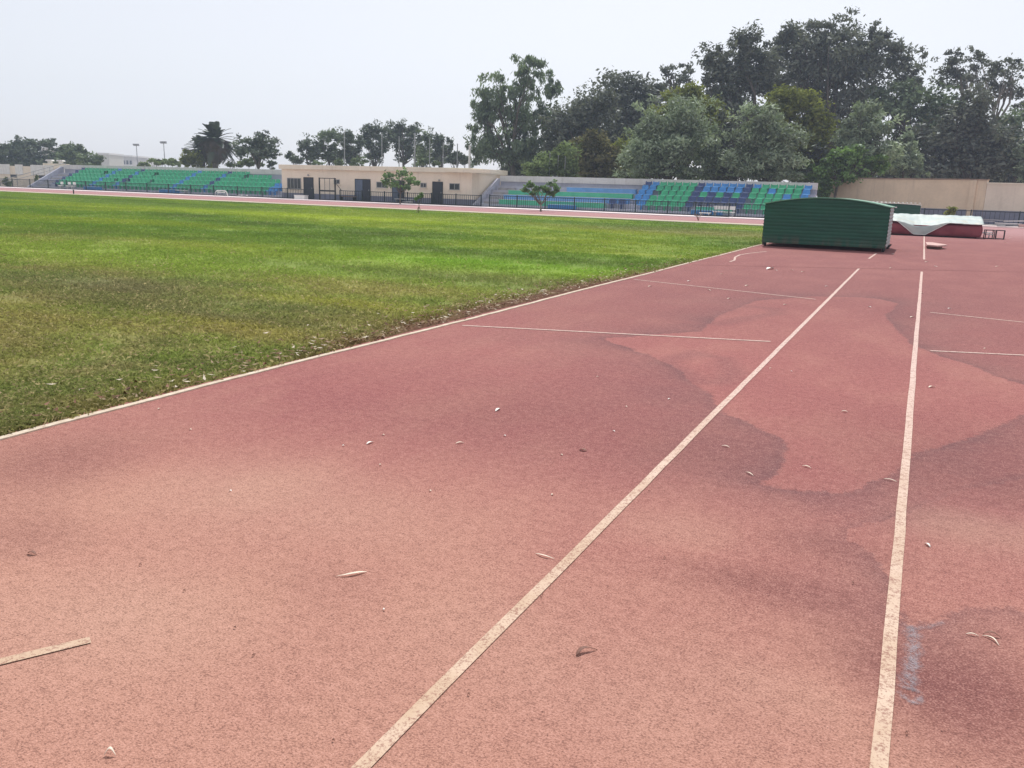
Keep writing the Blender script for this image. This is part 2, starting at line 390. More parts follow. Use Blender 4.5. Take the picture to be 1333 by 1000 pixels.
# ------------------------------------------------------------------ lawn
def patches(x, y):
    """colour of the turf: green, with dry, bright, dark and bare spots"""
    n1 = fbm(x * .16 + y * .02, y * .34, 1); n2 = fbm(x * .7, y * 1.1, 5); n3 = fbm(x * 2.6, y * 2.6, 8)
    c = np.array((.088, .140, .026)) * np.ones(x.shape + (3,))
    def mixto(c, m, col): m = np.clip(m, 0, 1)[..., None]; return c * (1 - m) + np.array(col) * m
    c = mixto(c, (n1 - .46) * 3.2, (.140, .178, .028))
    c = mixto(c, (.44 - n1) * 2.8, (.062, .088, .026))
    near = np.clip((18 - y) / 9, 0, 1)
    c = mixto(c, near * (n2 - .42) * 3.0, (.150, .130, .050))
    c = mixto(c, (.3 + near) * (.42 - n2) * 3.0, (.050, .066, .026))
    c = mixto(c, near * (n3 - .55) * 2.0, (.19, .16, .08))
    for (px, py, rx, ry, col, a) in SPOTS:
        q = g(px, py); m = np.exp(-(((x - q[0]) / rx) ** 2 + ((y - q[1]) / ry) ** 2)) * (.55 + .9 * n2)
        c = mixto(c, m * a, col)
    c = c * (1.75 + .55 * near)[..., None] * np.array((1.04, 1.0, 1.05)) ; c = mixto(c, near * .35, (.26, .22, .09))
    edge = np.clip(1 - (GX - x) / (.22 + .5 * n2), 0, 1)
    bare = np.clip(edge * (.25 + 1.1 * np.exp(-((y - 11) / 5.0) ** 2)) + np.exp(-((GX - x - .2) / .42) ** 2) * np.exp(-((y - 10.2) / 3.0) ** 2) * .8, 0, 1)
    return mixto(c, bare * 1.1 * (.5 + n2), (.135, .070, .045)), bare
SPOTS = [(300, 340, 7, 1.6, (.135, .22, .022), .8), (640, 345, 5, 1.5, (.10, .19, .022), .8), (420, 282, 14, 2.2, (.19, .24, .03), .8),
         (180, 265, 16, 2.5, (.11, .15, .04), .5), (160, 372, 3.2, 1.1, (.07, .075, .045), .8), (480, 372, 2.2, .7, (.16, .13, .06), .8),
         (420, 395, 1.6, .5, (.18, .19, .03), .8), (90, 420, 2.0, .6, (.16, .14, .05), .6), (250, 408, 2.6, .5, (.055, .065, .03), .8),
         (300, 425, 1.3, .3, (.17, .16, .04), .6), (380, 400, 1.2, .5, (.05, .075, .03), .7), (700, 368, 2, .8, (.13, .13, .05), .6), (960, 305, 3, 3, (.17, .16, .06), .7), (860, 300, 6, 3, (.12, .12, .05), .6),
         (500, 355, 8, 1.0, (.06, .09, .03), .6), (60, 330, 9, 1.4, (.11, .17, .025), .6)]
lx = np.r_[np.arange(-26, GX - .03, .16), GX - .03]; lx = np.r_[np.arange(-130, -26, .7), lx]; ly = np.r_[np.arange(-3, 20, .16), np.arange(20, GY, .4), GY]
XX, YY = np.meshgrid(lx, ly); c, _ = patches(XX, YY)
nx, ny = len(lx), len(ly); ii = np.arange(ny - 1)[:, None] * nx + np.arange(nx - 1)[None, :]
Fq = np.stack([ii, ii + 1, ii + nx + 1, ii + nx], -1).reshape(-1, 4)
zz = -.012 + .02 * (fbm(XX * 1.3, YY * 1.3, 21) - .5) * np.clip((GX - XX) * 3, 0, 1)
t = NT('turf'); p = t.pos(); col = t.attr('turf_colour').outputs['Color']
f1 = t.noise(p, 24, 4, .7); f2 = t.noise(t.scale(p, 1, .5, 1), 5, 4, .65)
c2 = t.mix(t.ramp(f1, .35, .65, .5, 0), col, t.mix(.45, col, (.03, .035, .015)))
c2 = t.mix(t.ramp(f2, .5, .8, 0, .4), c2, (.16, .17, .05)); t.bsdf(c2, .95, .05, 0, f1, .8, .03)
tag(link('lawn', npmesh('lawn', np.c_[XX.ravel(), YY.ravel(), zz.ravel()], Fq, t.m, dict(turf_colour=c.reshape(-1, 3)))), kind='structure')

# grass blades: finer and denser near the camera, coarser clumps far away
def blades(n, per):
    u = rng.random(n); y = 2.4 + 44.1 * u ** 2.1; x = GX - .02 - rng.random(n) * (1.72 * (y + 1.5) + 1.5 + GX)
    y = np.where(rng.random(n) < .05, np.abs(y), y)
    keep = x < GX; x, y = x[keep], y[keep]
    c, bare = patches(x, y); dens = fbm(x * 1.1, y * 1.1, 31); fine = fbm(x * 5, y * 5, 41)
    keep = rng.random(len(x)) < np.clip(1.25 - bare * 1.25, .03, 1) * np.clip(dens * 2.1 - .15, .25, 1) * np.clip(fine * 2.4 - .2, .2, 1)
    x, y, c, dens = x[keep], y[keep], c[keep], dens[keep]
    dist = np.hypot(x, y); k = np.maximum(dist / 7.0, .8)
    n = len(x); m = n * per; K = np.repeat(k, per)
    X = np.repeat(x, per) + rng.normal(0, .026, m) * K; Y = np.repeat(y, per) + rng.normal(0, .026, m) * K; C = np.repeat(c, per, 0)
    X = np.minimum(X, GX - .005 + rng.random(m) * .03)
    a = rng.random(m) * 2 * PI; hh = .050 * (.45 + .8 * rng.random(m)) * np.repeat(.6 + .8 * dens, per); ww = .0018 * K * (.6 + .8 * rng.random(m)); ln_ = (.2 + 1.0 * rng.random(m)) * hh
    dx, dy = np.cos(a), np.sin(a); b = rng.random(m) * 2 * PI; sx, sy = np.cos(b) * ww, np.sin(b) * ww
    z = np.full(m, -.012)
    P = np.stack([np.c_[X - sx, Y - sy, z], np.c_[X + sx, Y + sy, z], np.c_[X + dx * ln_ * .35 + sx * .8, Y + dy * ln_ * .35 + sy * .8, z + hh * .62], np.c_[X + dx * ln_, Y + dy * ln_, z + hh * (1 - .35 * ln_ / hh)]], 1)
    dry = rng.random(m); nearf = np.clip((16 - np.repeat(y, per)) / 10, 0, 1); q = (1.02 + (.34 + .42 * nearf) * (rng.random(m) ** 1.3 - .43))[:, None]; C = C * q * np.array((1.18, 1.20, 1.14))
    C = np.where((dry < np.clip(.20 - np.repeat(y, per) * .013, .015, 1))[:, None], np.array((.46, .39, .20)) * q, C)
    return P.reshape(-1, 3), np.repeat(C, 4, 0)
P, C = blades(210000, 5)
t = NT('grass_blade'); a = t.attr('blade_colour').outputs['Color']
d = t.n('BsdfDiffuse'); t.put(d.inputs[0], a); tr = t.n('BsdfTranslucent'); t.put(tr.inputs[0], a); mx = t.n('MixShader'); mx.inputs[0].default_value = .5
t.t.links.new(d.outputs[0], mx.inputs[1]); t.t.links.new(tr.outputs[0], mx.inputs[2]); t.t.links.new(mx.outputs[0], t.out.inputs['Surface'])
tag(link('grass', npmesh('grass', P, np.arange(len(P)).reshape(-1, 4), t.m, dict(blade_colour=C))), 'short patchy green turf beside the red track', 'grass', kind='stuff')

# dead leaves along the kerb
n = 1900; y = rng.normal(10.0, 4.2, n); x = GX - .02 - np.abs(rng.normal(0, .36, n)); k = (y > 2.5) & (y < 30)
x, y = x[k], y[k]; n = len(x)
def litter(x, y, s, z):
    n = len(x); a = rng.random(n) * 2 * PI; ll = s * (.5 + rng.random(n)); w = ll * (.18 + .2 * rng.random(n)); dx, dy = np.cos(a), np.sin(a)
    t1, t2 = rng.normal(0, .35, n) * ll, rng.normal(0, .35, n) * ll
    return np.stack([np.c_[x - dx * ll, y - dy * ll, z + np.abs(t1)], np.c_[x + dy * w, y - dx * w, z], np.c_[x + dx * ll, y + dy * ll, z + np.abs(t2)], np.c_[x - dy * w, y + dx * w, z + .004]], 1).reshape(-1, 3)
P = litter(x, y, .028, np.full(n, .012) + .03 * rng.random(n))
pal = np.array([(.16, .085, .055), (.11, .06, .04), (.30, .22, .15), (.21, .12, .08), (.55, .48, .38)]); C = np.repeat(pal[rng.choice(5, n, p=[.26, .18, .26, .18, .12])], 4, 0)
t = NT('leaf_litter'); t.bsdf(t.attr('leaf_colour').outputs['Color'], .85, .1)
tag(link('leaf_litter', npmesh('leaf_litter', P, np.arange(len(P)).reshape(-1, 4), t.m, dict(leaf_colour=C))), 'dry brown leaf litter gathered along the white kerb', 'leaf litter', kind='stuff')

# kerbs
t = NT('kerb_paint'); p = t.pos()
c = t.mix(t.ramp(t.noise(p, 9, 5, .7), .35, .7), (.50, .41, .31), (.66, .58, .47)); c = t.mix(t.ramp(t.noise(p, 60, 3, .7), .55, .7, 0, .6), c, (.33, .22, .16)); t.bsdf(c, .85, .15)
M['kerb'] = t.m
def kerb_mesh(pts, w, h, z0=-.02):
    m = MB(); vs = []; n = len(pts)
    for x, y, dx in pts: vs += [(x - w / 2 + dx, y, z0), (x - w / 2 + dx, y, h), (x + w / 2 + dx, y, h), (x + w / 2 + dx, y, z0)]
    fs = []
    for i in range(n - 1):
        for k in range(3): fs.append((4 * i + k, 4 * i + k + 1, 4 * i + k + 5, 4 * i + k + 4))
    return m.add(vs, fs)
kp = [(GX + .03, y, random.uniform(-.006, .006) + .012 * math.sin(y * .9)) for y in np.arange(-1, GY, .3)]
tag(kerb_mesh(kp, .052, .009).build('track_kerb', M['kerb']), kind='structure')
k2 = MB().box(-140, GX + .06, GY - .02, GY + 1.9, -.02, .03); tag(k2.build('far_kerb', plain('tan_kerb', (.46, .40, .30), .9, .15, 1)), kind='structure')
gu = MB().box(-140, GX + .06, GY + 1.9, GY + 2.3, -.02, .008); tag(gu.build('drain_channel', plain('drain_grime', (.12, .09, .075), .9, .3, 2)), kind='structure')
k3 = MB().box(-140, -7.1, 58.7, 61.6, -.02, .05); tag(k3.build('outer_path', plain('bright_concrete', (.74, .65, .64), .85, .08, .6)), kind='structure')
k4 = MB().box(-6.9, 60, 65.2, 67.9, -.02, .05); tag(k4.build('end_path', plain('pinkish_concrete', (.70, .57, .54), .85, .1, .6)), kind='structure')
pv = MB().box(-140, -7.1, 61.6, 63.1, -.02, .02); tag(pv.build('walkway', M['concrete']), kind='structure')

# ------------------------------------------------------------------ seating stands
def seat_mesh(name, mat):
    m = MB(); w, prof = .23, []
    top = [(-.24, .36, .27), (-.20, .395, .275), (0, .375, .265), (.14, .38, .26), (.20, .46, .27), (.235, .62, .265), (.245, .74, .23)]
    vs, n = [], len(top)
    for off in (0, -.025):
        for (y, z, hw) in top:
            for k, e in ((-1, .03), (-.6, 0), (.6, 0), (1, .03)): vs.append((k * hw, y - (.01 if z > .45 else 0) * abs(k) * 2 + (-off if z > .45 else 0), z + (e if z < .45 else 0) + (off if z <= .45 else 0)))
    fs = []; N = n * 4
    for i in range(n - 1):
        for k in range(3):
            a = i * 4 + k; fs += [(a, a + 1, a + 5, a + 4), (N + a, N + a + 4, N + a + 5, N + a + 1)]
        for k in (0, 3): a = i * 4 + k; fs.append((a, a + 4, N + a + 4, N + a))
    for i in (0, n - 1):
        for k in range(3): a = i * 4 + k; fs.append((a, a + 1, N + a + 1, N + a))
    m.add(vs, fs); m.box(-.05, .05, -.08, .12, 0, .35)
    return m.mesh(name, mat, smooth=False)
SEAT = {k: seat_mesh('seat', M['seat_' + k]) for k in ('green', 'blue', 'navy')}
def join_mesh(name, items):                     # many seats of one part, kept as one mesh
    V, Fa, mi = [], [], []; mats = []
    for me, loc in items:
        n = len(V); V += [tuple(np.array(v.co) + loc) for v in me.vertices]
        mt = me.materials[0]
        if mt not in mats: mats.append(mt)
        for pl in me.polygons: Fa.append(tuple(n + i for i in pl.vertices)); mi.append(mats.index(mt))
    o = bpy.data.meshes.new(name); o.from_pydata(V, [], Fa)
    for q in mats: o.materials.append(q)
    o.polygons.foreach_set('material_index', mi); o.update(); return o
Y0, PIT, RISE, Z0, NR = 63.15, .86, .385, .26, 5
def stand(name, label, X0, X1, wall_h, steps_at):
    r = empty(name, ((X0 + X1) / 2, Y0, 0), 0, label, 'grandstand', 'grandstands along the far side'); ox = (X0 + X1) / 2
    prof = [(0, -.05)]
    for k in range(NR): prof += [(k * PIT, Z0 + k * RISE), ((k + 1) * PIT, Z0 + k * RISE)]
    prof += [(NR * PIT, -.05)]
    MB().prism(prof, X0 - ox, X1 - ox).build('terrace', M['stand_grey'], r)
    yb = NR * PIT
    MB().box(X0 - ox, X1 - ox, yb, yb + .25, -.05, wall_h - .5).build('back_wall', M['stand_grey'], r)
    MB().box(X0 - ox - .01, X1 - ox + .01, yb - .12, yb + .30, wall_h - .5, wall_h).build('parapet', M['parapet'], r)
    for s, on in ((X0, steps_at == 'both' or True), ):
        pr = [(-.5, -.05), (-.5, .12), (yb - .4, wall_h - .25), (yb - .125, wall_h - .25), (yb - .125, -.05)]
        MB().prism(pr, s - ox - .22, s - ox - .005).build('end_wall', M['stand_grey'], r)
    sx = X0 - ox + .4
    for k in range(1, NR):                                       # half steps of the stair at the end
        MB().box(sx, sx + 1.6, k * PIT - .38, k * PIT - .003, Z0 + (k - 1) * RISE + .003, Z0 + (k - .5) * RISE).build('step', M['concrete'], r)
    return r, ox
def add_seats(r, ox, plan, limit=100):
    # plan: list of (X, row, colour); the nearest ones become parts, the rest one part of kind stuff
    cam = np.array((0, 0, 1.5)); pts = []
    for X, k, c in plan: pts.append((np.linalg.norm(np.array((X, Y0 + (k + .62) * PIT, 1)) - cam), X, k, c))
    pts.sort(key=lambda q: q[0])
    def loc(X, k): return np.array((X - ox, (k + .60) * PIT, Z0 + k * RISE))
    for d, X, k, c in pts[:limit]: link('seat', SEAT[c], r, loc(X, k))
    if len(pts) > limit:
        o = link('seat_rows', join_mesh('seat_rows', [(SEAT[c], loc(X, k)) for d, X, k, c in pts[limit:]]), r); o['kind'] = 'stuff'
rl, ol = stand('grandstand', 'long low grandstand of green seats left of the cream building', -91.8, -55.35, 2.74, 'left')
plan = []
for i in range(53):
    X = -88.4 + i * .61
    for k in range(NR):
        c = 'green'
        if i == 0 or i == 16 or i == 37: c = 'navy' if not (i in (16, 37) and k in (0, 3)) else 'blue'
        if i in (10, 30): c = 'blue'
        if i >= 51: c = 'blue'
        if i >= 42 and k == 4: continue
        if i >= 48 and k == 3: continue
        if i >= 51 and k >= 2: continue
        if random.random() < .02: continue
        plan.append((X, k, c))
add_seats(rl, ol, plan)
rr, orr = stand('grandstand', 'grandstand with striped benches and blue and green seats right of the cream building', -34.2, -7.6, 2.66, 'left')
plan = []
for i in range(21):
    X = -20.6 + i * .62
    for k in range(NR):
        c = 'green'
        if i in (0, 1): c = 'navy' if (i == 0 and k == 4) else 'blue'
        if i in (7, 13): c = 'navy'
        if 8 <= i <= 12: c = ('', 'navy', 'navy' if i % 2 else 'green', 'blue', 'blue')[k]
        if i in (8, 9, 10, 11, 12) and k == 0: continue
        if 14 <= i and (i * 7 + k * 3) % 11 == 0: c = 'blue'
        if i == 20: c = 'blue'
        if random.random() < .03: continue
        plan.append((X, k, c))
plan += [(-22.4, 0, 'navy'), (-21.6, 0, 'navy')]
add_seats(rr, orr, plan)
for k, cl, xa, xb in ((0, 'green', -32.3, -22.9), (1, 'blue', -32.3, -21.2), (2, 'green', -32.3, -21.2), (3, 'blue', -27.3, -21.2), (0, 'green', -15.7, -12.9)):
    m = MB(); y = (k + .5) * PIT; z = Z0 + k * RISE
    m.box(xa - orr, xb - orr, y - .2, y + .2, z + .36, z + .40); m.box(xa - orr + .05, xb - orr - .05, y - .17, y - .12, z + .001, z + .36)
    m.box(xa - orr + .05, xb - orr - .05, y + .12, y + .17, z + .001, z + .36)
    bo = m.build('bench_seat', M['bench_' + cl], rr); MB().box(xa - orr - .01, xb - orr + .01, y - .21, y + .21, z + .402, z + .425).build('bench_top', M['parapet'], bo)

# ------------------------------------------------------------------ changing-room building between the stands
BX0, BX1, BY, BH = -55.05, -34.6, 62.9, 3.12
b = empty('changing_room_building', ((BX0 + BX1) / 2, BY, 0), 0, 'long flat roofed cream building with dark doors between the two stands', 'building')
bx = (BX0 + BX1) / 2
w = MB().box(BX0 - bx, BX1 - bx, .0, 6.4, .52, BH - .42).box(BX0 - bx, BX1 - bx, 0, 6.4, -.05, .0)
w = MB().box(BX0 - bx, BX1 - bx, .0, 6.4, -.05, BH - .40); w.build('wall', M['cream'], b)
MB().box(BX0 - bx - .03, BX1 - bx + .03, -.012, 6.3, -.05, .56).build('painted_base', M['dado'], b)
MB().box(BX0 - bx - .12, BX1 - bx + .12, -.28, 6.5, BH - .40, BH).build('cornice', M['cream_light'], b, bevel=.02)
MB().box(-36.9 - bx, -32.6 - bx, -.62, 1.5, BH - .36, BH - .12).build('canopy_slab', M['cream_light'], b)
def door(xa, xb, h, mat, leaf2=None):
    c = (xa + xb) / 2
    d = MB().box(xa - bx, xb - bx, -.030, .02, .05, h).build('door', mat, b)
    MB().box(xa - bx - .05, xa - bx - .002, -.045, .02, .05, h + .05).box(xb - bx + .002, xb - bx + .05, -.045, .02, .05, h + .05).box(xa - bx - .002, xb - bx + .002, -.045, .02, h + .002, h + .05).build('door_frame', M['black_metal'], d)
    if leaf2: MB().box(xa - bx + .02, c - bx, -.05, -.032, .07, h - .02).build('door_leaf', leaf2, d)
    MB().box(xb - bx - .14, xb - bx - .09, -.075, -.032, .98, 1.1).build('handle', M['grey_metal'], d)
    return d
def window(xa, xb, za, zb, n=2):
    f = MB(); e = .05
    f.box(xa - bx, xb - bx, -.05, .02, za, za + e).box(xa - bx, xb - bx, -.05, .02, zb - e, zb)
    for i in range(n + 1):
        q = xa + (xb - xa - e) * i / n; f.box(q - bx, q + e - bx, -.048, .02, za + e, zb - e)
    fo = f.build('window', M['frame_grey'], b)
    MB().box(xa - bx + e, xb - bx - e, -.025, .01, za + e, zb - e).build('pane', M['glass'], fo)
    MB().box(xa - bx - .06, xb - bx + .06, -.10, .01, za - .06, za - .002).build('sill', M['cream_light'], fo)
window(-54.4, -52.75, .93, 1.92, 4); door(-52.4, -51.35, 1.97, M['door_dark'])
window(-48.95, -48.3, 1.5, 1.9, 2); door(-46.55, -44.95, 1.95, M['door_dark'], M['door_blue'])
window(-44.25, -43.1, 1.28, 1.80, 2); door(-42.55, -41.35, 1.92, M['door_dark'], M['door_blue'])
window(-39.65, -39.05, 1.42, 1.82, 2); door(-38.4, -37.45, 1.90, M['door_dark'])
window(-36.75, -35.75, 1.30, 1.85, 2)
for x, z in ((-51.8, 2.22), (-37.7, 2.08)):
    lm = MB().tube([(x - bx, -.02, z), (x - bx, -.14, z)], .03, 8).tube([(x - bx, -.14, z + .06), (x - bx, -.17, z - .07)], [.05, .10], 10).build('wall_lamp', M['grey_metal'], b)

# ------------------------------------------------------------------ fences
def fence(name, label, X0, X1, Y, h=.95, bay=2.6, bars=.19, Y1=None):
    Y1 = Y if Y1 is None else Y1
    r = empty(name, ((X0 + X1) / 2, (Y + Y1) / 2, 0), math.atan2(Y1 - Y, X1 - X0), label, 'fence', 'metal fences round the track')
    Ln = math.hypot(X1 - X0, Y1 - Y); n = max(1, round(Ln / bay)); st = Ln / n; a = -Ln / 2
    for i in range(n + 1): MB().box(a + i * st - .04, a + i * st + .04, -.04, .04, -.03, h + .06).build('post', M['fence_metal'], r)
    MB().box(a, a + Ln, -.025, .025, h - .05, h).build('top_rail', M['fence_metal'], r)
    MB().box(a, a + Ln, -.02, .02, .08, .12).build('bottom_rail', M['fence_metal'], r)
    MB().box(a, a + Ln, -.09, .09, -.03, .075).build('shade_plinth', M['foot_shade'], r)  # low strip coloured near-black in place of the fence-foot shadow
    for i in range(n):
        m = MB(); k = int(st / bars)
        for j in range(1, k): q = a + i * st + j * st / k; m.box(q - .012, q + .012, -.012, .012, .121, h - .051)
        m.build('bar_panel', M['fence_metal'], r)
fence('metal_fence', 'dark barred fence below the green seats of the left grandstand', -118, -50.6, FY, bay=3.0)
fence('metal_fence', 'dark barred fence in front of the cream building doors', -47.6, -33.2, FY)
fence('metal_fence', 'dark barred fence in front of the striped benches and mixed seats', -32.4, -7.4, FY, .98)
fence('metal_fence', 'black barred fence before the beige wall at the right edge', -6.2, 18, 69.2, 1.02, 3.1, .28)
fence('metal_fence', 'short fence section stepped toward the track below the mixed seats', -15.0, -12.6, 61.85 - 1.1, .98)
# tall gate frame
r = empty('gate_frame', (-48.9, FY - .15, 0), 0, 'tall black open gate frame standing before the cream building', 'gate')
for x in (-.88, .88): MB().box(x - .05, x + .05, -.05, .05, 0, 2.02).build('post', M['black_metal'], r)
MB().box(-.829, .829, -.04, .04, 1.94, 2.0).build('top_bar', M['black_metal'], r)
MB().box(-.829, .829, -.05, .05, .80, .94).build('middle_bar', M['black_metal'], r)
MB().box(-.829, .829, -.03, .03, .06, .11).build('bottom_bar', M['black_metal'], r)
for x in (-.28, .28): MB().box(x - .014, x + .014, -.014, .014, .111, .799).box(x - .014, x + .014, -.014, .014, .941, 1.939).build('bar', M['black_metal'], r)
MB().obox((.93, .0, 1.6), (1.55, .1, .9), .035, .035).build('brace', M['black_metal'], r)

# ------------------------------------------------------------------ walls at the right and far left
def wall(name, label, pa, pb, h, mat, dado_h=None, cap=True, pil=()):
    pa, pb = np.array(pa[:2], float), np.array(pb[:2], float); Ln = np.linalg.norm(pb - pa); mid = (pa + pb) / 2
    r = empty(name, (*mid, 0), math.atan2(*(pb - pa)[::-1]), label, 'wall'); a = -Ln / 2
    MB().box(a, -a, 0, .3, -.05, h).build('wall_face', mat, r)
    if cap: MB().box(a - .04, -a + .04, -.06, .36, h + .001, h + .09).build('coping', M['cream_light'] if mat is not M['beige'] else plain('worn_coping', (.30, .22, .17), .9, .25, 2), r)
    if dado_h: MB().box(a, -a, -.012, -.001, -.04, dado_h).build('painted_base', M['dado'], r)
    for q in pil: MB().box(a + q - .22, a + q + .22, -.10, -.0125, -.05, h - .01).build('pilaster', M['beige'], r)
    return r
wa = atY(1081, 233, 77); wb = atY(1286, 231.5, 72.5); wc = (wb[0] + 16, 71.5)
wall('boundary_wall', 'tall beige wall with worn coping behind the white crash mat', wa, wb, 3.22, M['beige'], 1.05, True, (float(np.linalg.norm(wb[:2] - wa[:2])) - .9,))
wall('boundary_wall', 'lower pale beige wall running off the right edge', (wb[0] + .02, wb[1]), wc, 2.98, M['pale_beige'], 1.05)
lw = wall('boundary_wall', 'low cream wall with white panels left of the green seats', (-140, 74), (-99.5, 74), 2.55, M['cream'], None, False)
for i, q in enumerate((-19, -16.8, -14.2, -11.0, -7.4, -3.4, -.2, 2.2, 5.6, 9.2, 12.4, 15.2, 18.2)):
    wd = (1.6, 2.4, 1.5, 2.6, 1.7, 3.0, 1.6)[i % 7]
    MB().box(q, q + wd, -.10, -.001, 1.45, 2.75).build('white_panel', M['white_paint'], lw)
for q in (-17, -9, 1, 8, 13.8): MB().box(q, q + 1.3, -.05, -.001, 1.05, 1.42).build('vent_opening', M['door_dark'], lw)
lr = empty('stair_railing', (-96.5, 67, 0), 0, 'sloping grey stair railing left of the green grandstand end', 'railing')
MB().tube([(-1.5, -3.5, .7), (1.2, 3.2, 3.0)], .03).build('handrail', M['grey_metal'], lr)
MB().tube([(-1.5, -3.5, .35), (1.2, 3.2, 2.6)], .025).build('lower_rail', M['grey_metal'], lr)
for i in range(5):
    f = i / 4; x, y, z = -1.5 + 2.7 * f, -3.5 + 6.7 * f, .7 + 2.3 * f; MB().tube([(x, y, 0), (x, y, z)], .03).build('post', M['grey_metal'], lr)

# ------------------------------------------------------------------ green mat shelter on the track
t = NT('green_corrugated_metal'); p = t.pos()
a = t.noise(t.scale(p, .4, .4, 2.5), 2.5, 5, .6); b2 = t.noise(p, 9, 5, .65)
c = t.mix(t.ramp(a, .3, .7), (.008, .066, .042), (.012, .092, .056)); c = t.mix(t.ramp(b2, .5, .8, 0, .4), c, (.04, .105, .075)); sq = t.n('SeparateXYZ'); t.put(sq.inputs[0], p)
c = t.mix(t.math('MULTIPLY', t.ramp(sq.outputs[2], .1, .45, .6, 0), t.ramp(t.noise(t.scale(p, 1, 1, .25), 5, 4), .35, .7)), c, (.13, .09, .07)); t.bsdf(c, .5, .35, 0, t.noise(t.scale(p, .5, 1, .5), 2.2, 3), .6, .05)
M['shelter'] = t.m
M['shelter_roof'] = plain('pale_green_roof_metal', (.16, .34, .24), .45, .15, 3)
def shelter(name, label, cx, cy, w, dep, h, rise, rib=.105, roof=None, gap=.11, group=None):
    r = empty(name, (cx, cy, 0), 0, label, 'mat shelter', group); hw = w / 2
    def top(x): return h + rise * (1 - (x / hw) ** 2)
    def panel(y, out):                                  # corrugated face: ribs run across
        m = MB(); n = 28; zs = []; z = gap
        while z < h + rise + .001:
            zs.append((z, 0)); zs.append((z + rib * .32, 1)); zs.append((z + rib * .62, 1)); zs.append((z + rib * .92, 0)); z += rib
        for i in range(n):
            xa, xb = -hw + w * i / n, -hw + w * (i + 1) / n; ta, tb = top(xa), top(xb); prev = None
            for z, o in zs:
                q = [(xa, y + out * .005 * o, min(z, ta)), (xb, y + out * .005 * o, min(z, tb))]
                if prev and (prev[0][2] < ta - 1e-6 or prev[1][2] < tb - 1e-6): m.add([prev[0], prev[1], q[1], q[0]], [(0, 1, 2, 3)])
                prev = q
        return m
    panel(-dep / 2, -1).build('front_panel', M['shelter'], r)
    panel(dep / 2, 1).build('back_panel', M['shelter'], r)
    for s in (-1, 1):
        m = MB(); z = gap; x = s * hw
        vs = []; zs = []
        while z < h - .01: zs += [(z, 0), (z + rib * .4, 1), (z + rib * .7, 1)]; z += rib
        zs.append((h, 0))
        for z, o in zs: vs += [(x + s * .016 * o, -dep / 2 + .002, min(z, h)), (x + s * .016 * o, dep / 2 - .002, min(z, h))]
        m.add(vs, [(2 * i, 2 * i + 1, 2 * i + 3, 2 * i + 2) for i in range(len(zs) - 1)])
        m.build('side_panel', plain('side_metal', (.30, .33, .33), .5, .2, 4) if s > 0 else M['shelter'], r)
    m = MB(); n = 28; vs = []
    for yy in (-dep / 2 - .05, dep / 2 + .05):
        for i in range(n + 1): x = -hw - .04 + (w + .08) * i / n; z = top(max(-hw, min(hw, x))) + .004; vs += [(x, yy, z), (x, yy, z + .028)]
    k = 2 * (n + 1); fs = []
    for i in range(n):
        q = 2 * i; fs += [(q, q + 2, q + 3, q + 1), (k + q, k + q + 1, k + q + 3, k + q + 2), (q + 1, q + 3, k + q + 3, k + q + 1), (q, k + q, k + q + 2, q + 2)]
    fs += [(0, 1, k + 1, k), (2 * n, k + 2 * n, k + 2 * n + 1, 2 * n + 1)]
    m.add(vs, fs).build('roof', roof or M['shelter_roof'], r)
    for sx in (-1, 1):
        for sy in (-1, 1):
            MB().box(sx * (hw - .035) - .03, sx * (hw - .035) + .03, sy * (dep / 2 - .06) - .03, sy * (dep / 2 - .06) + .03, .035, h - .01).build('corner_post', M['black_metal'], r)
            wv = MB().tube([(sx * (hw - .06) - .03, sy * (dep / 2 - .25), .06), (sx * (hw - .06) + .03, sy * (dep / 2 - .25), .06)], .06, 12).build('wheel', M['black_metal'], r)
    return r
s1 = shelter('mat_shelter', 'large dark green corrugated shelter with curved roof on the track', -2.76, 27.35 + 1.5, 3.58, 3.0, 1.30, .22)
for i in range(9): MB().box(1.812, 1.87, -1.3 + i * .32, -1.27 + i * .32, .10, .13).build('side_hook', M['black_metal'], s1)
s2 = shelter('mat_shelter', 'smaller green shelter with white ribbed roof behind the crash mat', -1.95, 56.0, 3.2, 2.2, 1.30, .06, .2, M['roof_white'])
for i in range(14): MB().box(-1.58 + i * .235, -1.50 + i * .235, -1.17, 1.17, 1.40, 1.46).build('roof_rib', M['roof_white'], s2)
MB().box(-.62, .35, -1.135, -1.12, 1.12, 1.19).build('pale_label_strip', M['white_paint'], s2)

